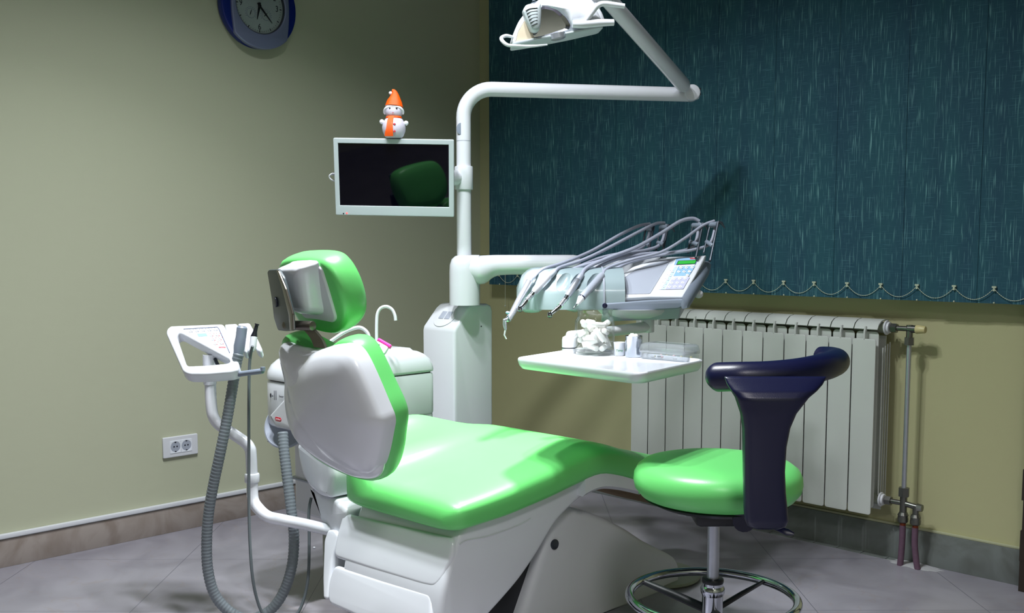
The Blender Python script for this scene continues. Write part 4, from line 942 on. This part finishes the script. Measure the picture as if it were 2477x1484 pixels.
# handpieces with their hoses: separate things lying in the cradles
def P3(l): return [atI(*q) for q in l]
def hosepair(root, up_l, dn_l, r_=.0048):
    obj('supply_hose', MB().tube(catmull(P3(up_l), 8), r_, 14), M['hose'], root)
    obj('return_hose', MB().tube(catmull(P3(dn_l), 8), r_, 14), M['hose'], root)
# 1 three-way syringe
h1 = thing('air_water_syringe', 'chrome air-water syringe with a bent tip, leftmost instrument on the console', 'dental syringe', atI(1255, 730, 2.66))
obj('barrel', MB().tube(P3([(1281, 678, 2.70), (1279, 684, 2.70), (1262, 715, 2.68), (1240, 757, 2.66), (1229, 774, 2.65)]), [.0082, .0094, .0094, .0086, .0082], 20), M['steel'], h1)
obj('rear_sleeve', MB().tube(P3([(1294, 666, 2.71), (1284, 673, 2.70), (1278, 686, 2.70)]), [.0052, .0080, .0084], 18), M['lgrey'], h1)
obj('nozzle', MB().tube(P3([(1229, 774, 2.65), (1221, 776, 2.65), (1221, 785, 2.65), (1223, 798, 2.65)]), [.007, .0062, .0055, .0036], 16), M['steel'], h1)
lab(obj('button', MB().ball(atI(1228, 757, 2.642), (.006, .005, .004), 12, 8), M['blue'], h1), 'light blue push button')
obj('bent_tip', MB().tube(P3([(1223, 796, 2.65), (1220, 811, 2.65), (1225, 821, 2.65)]), [.0026, .0024, .0018], 10), M['white2'], h1)
hosepair(h1, [(1292, 668, 2.71), (1312, 652, 2.74), (1360, 637, 2.78), (1430, 608, 2.83), (1500, 568, 2.88), (1545, 547, 2.91), (1572, 542, 2.93)], [(1575, 545, 2.93), (1560, 592, 2.90), (1520, 612, 2.84), (1450, 632, 2.79), (1400, 646, 2.77), (1350, 662, 2.76)])
# 2 contra-angle
def contra(root, a, b, c, d, e, dz=2.68):
    A, B_, C_, D_, E_ = P3([a, b, c, d, e])
    obj('rear_coupling', MB().tube([A, A.lerp(B_, .3), A.lerp(B_, .9), B_], [.0065, .0084, .0082, .0070], 18), M['lgrey'], root)
    obj('motor', MB().tube([B_, B_.lerp(C_, .08), B_.lerp(C_, .92), C_], [.0080, .0100, .0098, .0082], 20), M['steel'], root)
    obj('angled_shank', MB().tube([C_, C_.lerp(D_, .5), D_, D_.lerp(E_, .6), E_], [.0076, .0072, .0060, .0050, .0042], 18), M['chrome'], root)
    gr = MB()
    for k in range(6): p = C_.lerp(D_, .35 + .1 * k); q = C_.lerp(D_, .38 + .1 * k); gr.cyl(p, q, .0076, n=16)
    obj('grip_ring', gr, M['steel'], root)
    ax = (FH * -.35 - UP * .9).normalized()
    obj('drill_head', MB().cyl(E_ - ax * .006, E_ + ax * .007, .0066, n=20, bev=.0012).cyl(E_ + ax * .006, E_ + ax * .008, .003, n=12), M['chrome'], root)
h2 = thing('dental_handpiece', 'chrome contra-angle handpiece in the second cradle, next to the syringe', 'dental handpiece', atI(1300, 705, 2.68))
contra(h2, (1343, 655, 2.72), (1329, 670, 2.715), (1290, 710, 2.68), (1272, 730, 2.66), (1258, 748, 2.65))
hosepair(h2, [(1342, 656, 2.72), (1358, 646, 2.75), (1410, 629, 2.78), (1470, 601, 2.82), (1540, 564, 2.87), (1585, 542, 2.90), (1608, 540, 2.91)], [(1612, 544, 2.91), (1598, 590, 2.88), (1560, 606, 2.86), (1500, 614, 2.83), (1440, 628, 2.80), (1395, 648, 2.77), (1370, 662, 2.76)])
h3 = thing('dental_handpiece', 'chrome contra-angle handpiece pointing at the glass jar lid, third instrument from the left', 'dental handpiece', atI(1370, 715, 2.66))
h3['label'] = 'long chrome contra-angle handpiece hanging just above the glass jar'
contra(h3, (1408, 664, 2.72), (1398, 678, 2.71), (1372, 718, 2.67), (1352, 744, 2.64), (1330, 762, 2.62))
hosepair(h3, [(1407, 665, 2.72), (1420, 648, 2.74), (1470, 625, 2.78), (1540, 598, 2.81), (1600, 564, 2.84), (1645, 536, 2.86), (1675, 529, 2.87), (1692, 536, 2.87)], [(1692, 540, 2.87), (1680, 592, 2.85), (1640, 610, 2.84), (1560, 615, 2.82), (1490, 628, 2.80), (1440, 650, 2.77), (1420, 664, 2.76)], .0054)
h4 = thing('ultrasonic_scaler', 'white pen-shaped scaler with a fine metal tip, rightmost instrument on the console', 'dental scaler', atI(1420, 700, 2.66))
obj('body', MB().tube(P3([(1457, 665, 2.72), (1453, 670, 2.715), (1408, 720, 2.66)]), [.0082, .0102, .0100], 22), M['lgrey'], h4)
obj('body_ring', MB().cyl(atI(1408, 720, 2.66), atI(1406, 722.5, 2.658), .0098, n=22), M['navy'], h4)
obj('nose_cone', MB().tube(P3([(1406, 722, 2.658), (1396, 737, 2.645)]), [.0100, .0036], 20), M['white2'], h4)
obj('scaler_tip', MB().tube(P3([(1397, 735, 2.645), (1391, 741, 2.64), (1386, 748, 2.638)]), [.0022, .0016, .0013], 10), M['chrome'], h4)
hosepair(h4, [(1456, 666, 2.72), (1472, 648, 2.75), (1530, 628, 2.77), (1600, 610, 2.79), (1655, 578, 2.82), (1700, 546, 2.84), (1728, 535, 2.85)], [(1732, 539, 2.85), (1718, 588, 2.83), (1680, 604, 2.82), (1620, 614, 2.81), (1540, 630, 2.80), (1490, 650, 2.78), (1470, 664, 2.77)], .0044)

# ================================================================== TRAY
TZ = .724
tn, tl, tr_ = on(1550, 908, 2, TZ), on(1242, 870, 2, TZ), on(1709, 874, 2, TZ)
ex, ey = (tl - tn), (tr_ - tn); tcn = tn + (ex + ey) / 2
st_ = thing('instrument_tray', 'white square dental tray on a swivel arm, holding a jar and boxes', 'tray', tcn)
def tray_out(k): return [tcn + (ex * a + ey * b) / 2 * 1 for a, b in ((-1, -1), (1, -1), (1, 1), (-1, 1))]
PT = Plane((tcn.x, tcn.y, TZ), UP, (0, 1, 0))
t4 = [((p - PT.o).dot(PT.u), (p - PT.o).dot(PT.v)) for p in tray_out(1)]
to = roundc(t4, .035, 8)
cxx = sum(p[0] for p in to) / len(to); cyy = sum(p[1] for p in to) / len(to)
def ins(o, k): return [(cxx + (p[0] - cxx) * k, cyy + (p[1] - cyy) * k) for p in o]
lv = [(.90, -.024), (.955, -.022), (.985, -.014), (1.0, -.003), (1.0, .001), (.992, .004), (.975, .004), (.962, .001), (.95, -.004), (.93, -.006), (.2, -.006)]
obj('tray_plate', MB().loft([[PT.w(*p, h) for p in ins(to, k)] for k, h in lv]), M['white'], st_, ang=60)
tz = TZ - .006
cpz = on(1376, 850, 2, TZ)
obj('swivel_cap', MB().lathe((cpz.x, cpz.y, TZ - .02), [(.024, 0), (.024, .012), (.0185, .014), (.0185, .050), (.017, .057), (.010, .061), (.001, .062)], 28), M['white'], st_)
obj('cap_gap', MB().cyl((cpz.x, cpz.y, TZ + .008), (cpz.x, cpz.y, TZ + .0105), .0192, n=28), M['dark'], st_)
e0 = at(1568, 800, 2.92); e1 = V((cpz.x, cpz.y, TZ + .024))
pz = V((e0.x, e0.y, TZ + .052))
obj('tray_arm', MB().tube([V((e1.x, e1.y, pz.z - .012)) , pz], [.0135, .0150], 20), M['white2'], st_)
obj('arm_post', MB().cyl((pz.x, pz.y, pz.z - .016), (pz.x, pz.y, O.z + .004), .0170, n=24, bev=.003).cyl((pz.x, pz.y, pz.z + .040), (pz.x, pz.y, pz.z + .042), .0173, n=24), M['white2'], st_)

# ---- jar of cotton rolls
jc = on(1438, 858, 2, tz); jc.z = tz + .0006
jr = .0525
ja = thing('glass_jar', 'open clear glass jar filled with cotton rolls, on the tray', 'jar', jc)
prf = [(.001, .0), (.046, .0), (.050, .003), (.0525, .010), (.0528, .030), (.0528, .080), (.0515, .090), (.0470, .096), (.0455, .100), (.0455, .114), (.0475, .116), (.0475, .120), (.0435, .120), (.0435, .098), (.0445, .093), (.0488, .087), (.0498, .080), (.0498, .014), (.047, .009), (.001, .008)]
obj('glass_body', MB().lathe(jc, prf, 48, cap=False), M['jar'], ja, ang=50)
rr, rl = .0074, .040; placed = []
def segpts(c, d): return [c + d * (t * (rl / 2 - rr * .6)) for t in (-1, -.6, -.2, .2, .6, 1)]
tries = 0; rnd = random.Random(11)
while len(placed) < 52 and tries < 9000:
    tries += 1
    a = rnd.uniform(0, 2 * math.pi); el_ = rnd.choice([0, .1, -.2, .3, .5, -.4, .9]) ; d = V((math.cos(a) * math.cos(el_), math.sin(a) * math.cos(el_), math.sin(el_)))
    r0 = .047 * math.sqrt(rnd.random()); b = rnd.uniform(0, 2 * math.pi); x, y = r0 * math.cos(b), r0 * math.sin(b)
    ok = None; z = .010 + rr + abs(d.z) * rl / 2
    if any(math.hypot(p.x, p.y) > .0488 - rr for p in [V((x, y, 0)) + d * t * rl / 2 for t in (-1, 1)]): continue
    while z < .086 - abs(d.z) * rl / 2:
        sp1 = segpts(V((x, y, z)), d)
        if all((p - q).length > 2 * rr * .97 for c2, d2 in placed if (c2 - V((x, y, z))).length < rl + 2 * rr for q in segpts(c2, d2) for p in sp1): ok = z; break
        z += .003
    if ok is not None: placed.append((V((x, y, ok)), d))
proto = None
rm = MB().cyl((0, 0, -rl / 2), (0, 0, rl / 2), rr, n=14, bev=.001)
mesh_r = None
LB = ['white cotton roll in the glass jar on the tray']
for i, (c_, d) in enumerate(placed):
    if proto is None:
        proto = obj('cotton_roll', rm, M['cotton'], loc=(0, 0, 0)); o = proto
    else: o = proto.copy(); C.objects.link(o)
    o.rotation_mode = 'QUATERNION'; o.rotation_quaternion = V((0, 0, 1)).rotation_difference(d); o.location = jc + c_
    tag(o, 'white cotton roll packed in the open glass jar', 'cotton roll', 'cotton rolls in the glass jar')

# ---- cup, steel pot, clear box
c1 = on(1498, 861, 2, tz); c1.z = tz + .0006
cu2 = thing('plastic_cup', 'small white plastic cement cup between the jar and the steel pot', 'cup', c1)
obj('cup_body', MB().lathe(c1, [(.001, 0), (.0125, 0), (.0135, .002), (.0140, .020), (.0145, .022), (.0148, .030), (.0155, .033), (.0152, .035), (.0138, .0352), (.0130, .030), (.001, .028)], 28), M['key'], cu2)
Pp = Plane(c1 - FH * .0143 + UP * .014, -FH)
text('cup_lettering', 'Temp', Pp, -.001, 0, .0075, mat('green_print', (40, 140, 80), .5), cu2, z=.0004)
c2 = on(1533, 864, 2, tz); c2.z = tz + .0006
po = thing('steel_pot', 'shiny steel pot with a tuft of cotton wool beside the clear box', 'pot', c2)
obj('pot_wall', MB().lathe(c2, [(.001, 0), (.0215, 0), (.0225, .002), (.0225, .052), (.0228, .054), (.0205, .054), (.0205, .006), (.001, .005)], 36), M['chrome'], po)
wl = MB().ball(c2 + V((0, 0, .036)), (.018, .018, .016), 16, 10)
for k in range(14): wl.ball(c2 + V((rnd.uniform(-.010, .010), rnd.uniform(-.010, .010), rnd.uniform(.048, .056))), (rnd.uniform(.004, .007), rnd.uniform(.003, .006), rnd.uniform(.003, .008)), 8, 6)
tag(obj('cotton_wool', wl, M['cotton'], loc=c2 + V((0, 0, .03))), 'white tuft of cotton wool sticking out of the steel pot', 'cotton wool')
bx = [on(*q, 2, tz) for q in ((1547, 872), (1656, 882), (1690, 868))]
u_, v_ = bx[1] - bx[0], bx[2] - bx[1]; bc_ = bx[0] + u_ / 2 + v_ / 2; bc_.z = tz + .0006
L1, L2 = u_.length, max(v_.length, .070); ang_ = math.atan2(u_.y, u_.x)
cbx = thing('clear_box', 'clear plastic hinged box with small parts at the right end of the tray', 'box', bc_)
PBx = Plane(bc_, UP, V((-math.sin(ang_), math.cos(ang_), 0)))
L2 = .072
def bxr(k): return rrect(L1 * k, L2 * k, .006, 4)
def shellbox(o, lv_): return MB().loft([[PBx.w(*p, h) for p in rrect(L1 * a, L2 * a, .007, 4)] for a, h in lv_], cap=False)
obj('box_base', MB().loft([[PBx.w(*p, h) for p in rrect(L1 - a, L2 - a, .006, 4)] for a, h in ((.006, .001), (0, .002), (0, .022), (.003, .022), (.004, .003))]), M['acryl'], cbx)
obj('box_lid', MB().loft([[PBx.w(*p, h) for p in rrect(L1 - a, L2 - a, .007, 4)] for a, h in ((-.005, .017), (-.005, .024), (.001, .036), (.010, .040), (.030, .041), (.030, .0395), (.012, .0385), (.003, .035), (-.003, .023), (-.003, .017))], cap=True), M['acryl'], cbx)
for k in range(16):
    x, y = rnd.uniform(-L1 * .4, L1 * .4), rnd.uniform(-L2 * .38, L2 * .38); p = PBx.w(x, y, .0062)
    m_ = MB().ball(p, (.0035, .0035, .0026), 8, 6) if k % 2 else MB().cyl(p - RH * .005, p + RH * .005, .0022, n=8)
    tag(obj('small_dental_part', m_, M[('steel', 'beige', 'key', 'pinkw')[k % 4]], loc=p), 'tiny metal or plastic dental part inside the clear box', 'dental part', 'small parts in the clear box')

# ================================================================== STOOL
SD = 2.34; sc0 = at(1728, 1150, SD)
so_ = thing('dentist_stool', 'round green swivel stool with a navy curved back rest and chrome foot ring', 'stool', (sc0.x, sc0.y, 0))
sz1 = at(1735, 1117, SD).z; RS = .1885
cS = V((at(1735, 1150, SD).x, at(1735, 1150, SD).y, sz1))
tz_ = at(1735, 1075, SD + RS * .9).z
obj('seat', MB().lathe((cS.x, cS.y, tz_ - .102), [(.001, .012), (.10, .008), (.150, .010), (.172, .020), (.185, .036), (RS, .052), (.187, .068), (.180, .082), (.165, .093), (.14, .099), (.10, .101), (.001, .101)], 72), M['green'], so_, ang=80)
zs = tz_ - .10
obj('seat_pan', MB().lathe((cS.x, cS.y, zs - .012), [(.001, 0), (.09, .0), (.14, .010), (.165, .022), (.15, .03)], 48), M['dark'], so_)
cc_ = V((sc0.x, sc0.y, 0)); cc_ = V((at(1727, 1250, SD).x, at(1727, 1250, SD).y, 0))
obj('tilt_mechanism', MB().box((cc_.x, cc_.y, zs - .020), (.10, .11, .045), rz=YAW, bev=.012).box((cc_ + RH * .07 - FH * .04 + V((0, 0, zs - .012))), (.12, .035, .022), rz=YAW - .35, bev=.005), M['dark'], so_)
zr = at(1725, 1418, SD).z
obj('gas_column', MB().cyl((cc_.x, cc_.y, zr - .02), (cc_.x, cc_.y, zs - .03), .0135, n=28), M['steel'], so_)
obj('column_sleeve', MB().cyl((cc_.x, cc_.y, .075), (cc_.x, cc_.y, zr + .004), .0235, n=32).lathe((cc_.x, cc_.y, zr - .014), [(.024, -.012), (.027, -.005), (.0275, .004), (.024, .010)], 32), M['chrome'], so_)
obj('black_collar', MB().cyl((cc_.x, cc_.y, zr + .002), (cc_.x, cc_.y, zr + .014), .0245, n=32, bev=.003), M['dark'], so_)
zf = zr - .050
ringp = [V((cc_.x + .188 * math.cos(2 * math.pi * k / 80), cc_.y + .188 * math.sin(2 * math.pi * k / 80), zf + .018)) for k in range(80)]
obj('foot_ring', MB().tube(ringp, .0105, 18, closed=True), M['chrome'], so_)
for k in range(3):
    a = YAW + R((38, 142, 270)[k]); d = V((math.cos(a), math.sin(a), 0))
    obj('ring_spoke', MB().tube([cc_ + d * .018 + V((0, 0, zf - .012)), cc_ + d * .10 + V((0, 0, zf + .004)), cc_ + d * .184 + V((0, 0, zf + .018))], [.011, .010, .007], 10, flat=.6), M['dark'], so_)
for k in range(5):
    a = YAW + R(18 + 72 * k); d = V((math.cos(a), math.sin(a), 0))
    lg_ = obj('base_leg', MB().tube([cc_ + d * .015 + V((0, 0, .085)), cc_ + d * .14 + V((0, 0, .075)), cc_ + d * .24 + V((0, 0, .062))], [.018, .015, .012], 12), M['dark'], so_)
    obj('castor', MB().cyl(cc_ + d * .24 + V((-.018 * d.y, .018 * d.x, .0255)), cc_ + d * .24 - V((-.018 * d.y, .018 * d.x, -.0255)), .025, n=24, bev=.004).cyl(cc_ + d * .24 + V((0, 0, .03)), cc_ + d * .24 + V((0, 0, .062)), .006, n=10), M['dark'], lg_)
lv0 = at(1850, 1272, 2.22)
obj('height_lever', MB().tube(P3([(1800, 1240, 2.30), (1862, 1273, 2.22), (1880, 1279, 2.20), (1905, 1288, 2.19), (1921, 1293, 2.185)]), [.004, .004, .006, .0085, .003], 10, flat=.45), M['navy'], so_)
# back rest: T-shaped post and curved bar
st2 = [(912, 1752, 2000, 2.004, .006), (930, 1758, 1990, 1.998, .013), (945, 1767, 1976, 1.992, .018), (962, 1778, 1955, 1.99, .0225), (1000, 1791, 1925, 1.995, .0225), (1035, 1796, 1910, 2.005, .0225), (1080, 1797, 1901, 2.02, .0225), (1140, 1798, 1897, 2.04, .0225), (1190, 1799, 1899, 2.055, .023), (1230, 1800, 1903, 2.065, .024), (1258, 1802, 1905, 2.07, .024), (1272, 1808, 1900, 2.072, .019), (1279, 1825, 1885, 2.072, .010)]
st3 = []
for k in range(len(st2) - 1):
    for q in range(4): st3.append([st2[k][i] + (st2[k + 1][i] - st2[k][i]) * q / 4 for i in range(5)])
st3.append(st2[-1]); rings = []
for y, xa, xb, d, th in st3:
    A, B_ = at(xa, y, d), at(xb, y, d); c_ = (A + B_) / 2; w_ = (B_ - A).length / 2; r_ = []
    for q in range(28):
        t = 2 * math.pi * q / 28; r_.append(c_ + RH * w_ * math.copysign(abs(math.cos(t)) ** .45, math.cos(t)) + FH * th * math.copysign(abs(math.sin(t)) ** .7, math.sin(t)))
    rings.append(r_)
obj('backrest_post', MB().loft(rings), M['navy'], so_, ang=80)
obj('post_foot', MB().tube(P3([(1800, 1262, 2.09), (1795, 1245, 2.14), (1785, 1235, 2.20), (1750, 1228, 2.28)]), [.024, .022, .018, .014], 16), M['navy'], so_)
bar = [(1728, 914, 2.00), (1734, 913, 1.995), (1760, 912, 1.985), (1800, 911, 1.975), (1860, 909, 1.975), (1920, 903, 1.985), (1965, 895, 2.005), (2000, 886, 2.04), (2020, 878, 2.09), (2022, 873, 2.15), (2006, 869, 2.20), (1986, 868, 2.225), (1976, 868, 2.23)]
bp_ = catmull(P3(bar), 6); rb_s = []
n_ = len(bp_) - 1
for i in range(n_ + 1):
    t = i / n_; e = min(t, 1 - t) * n_ / 7; rb_s.append((.0300 - .003 * t) * (math.sqrt(max(.04, 1 - (1 - min(e, 1)) ** 2))))
obj('backrest_bar', MB().tube(bp_, rb_s, 26), M['navy'], so_, ang=80)

# tiny litter on the floor
lt = on(760, 1327, 2, .001)
tag(obj('floor_crumb', MB().ball(lt + V((0, 0, .002)), (.005, .004, .003), 8, 6), M['key'], loc=lt), 'tiny scrap of clear plastic on the floor under the assistant arm', 'scrap')
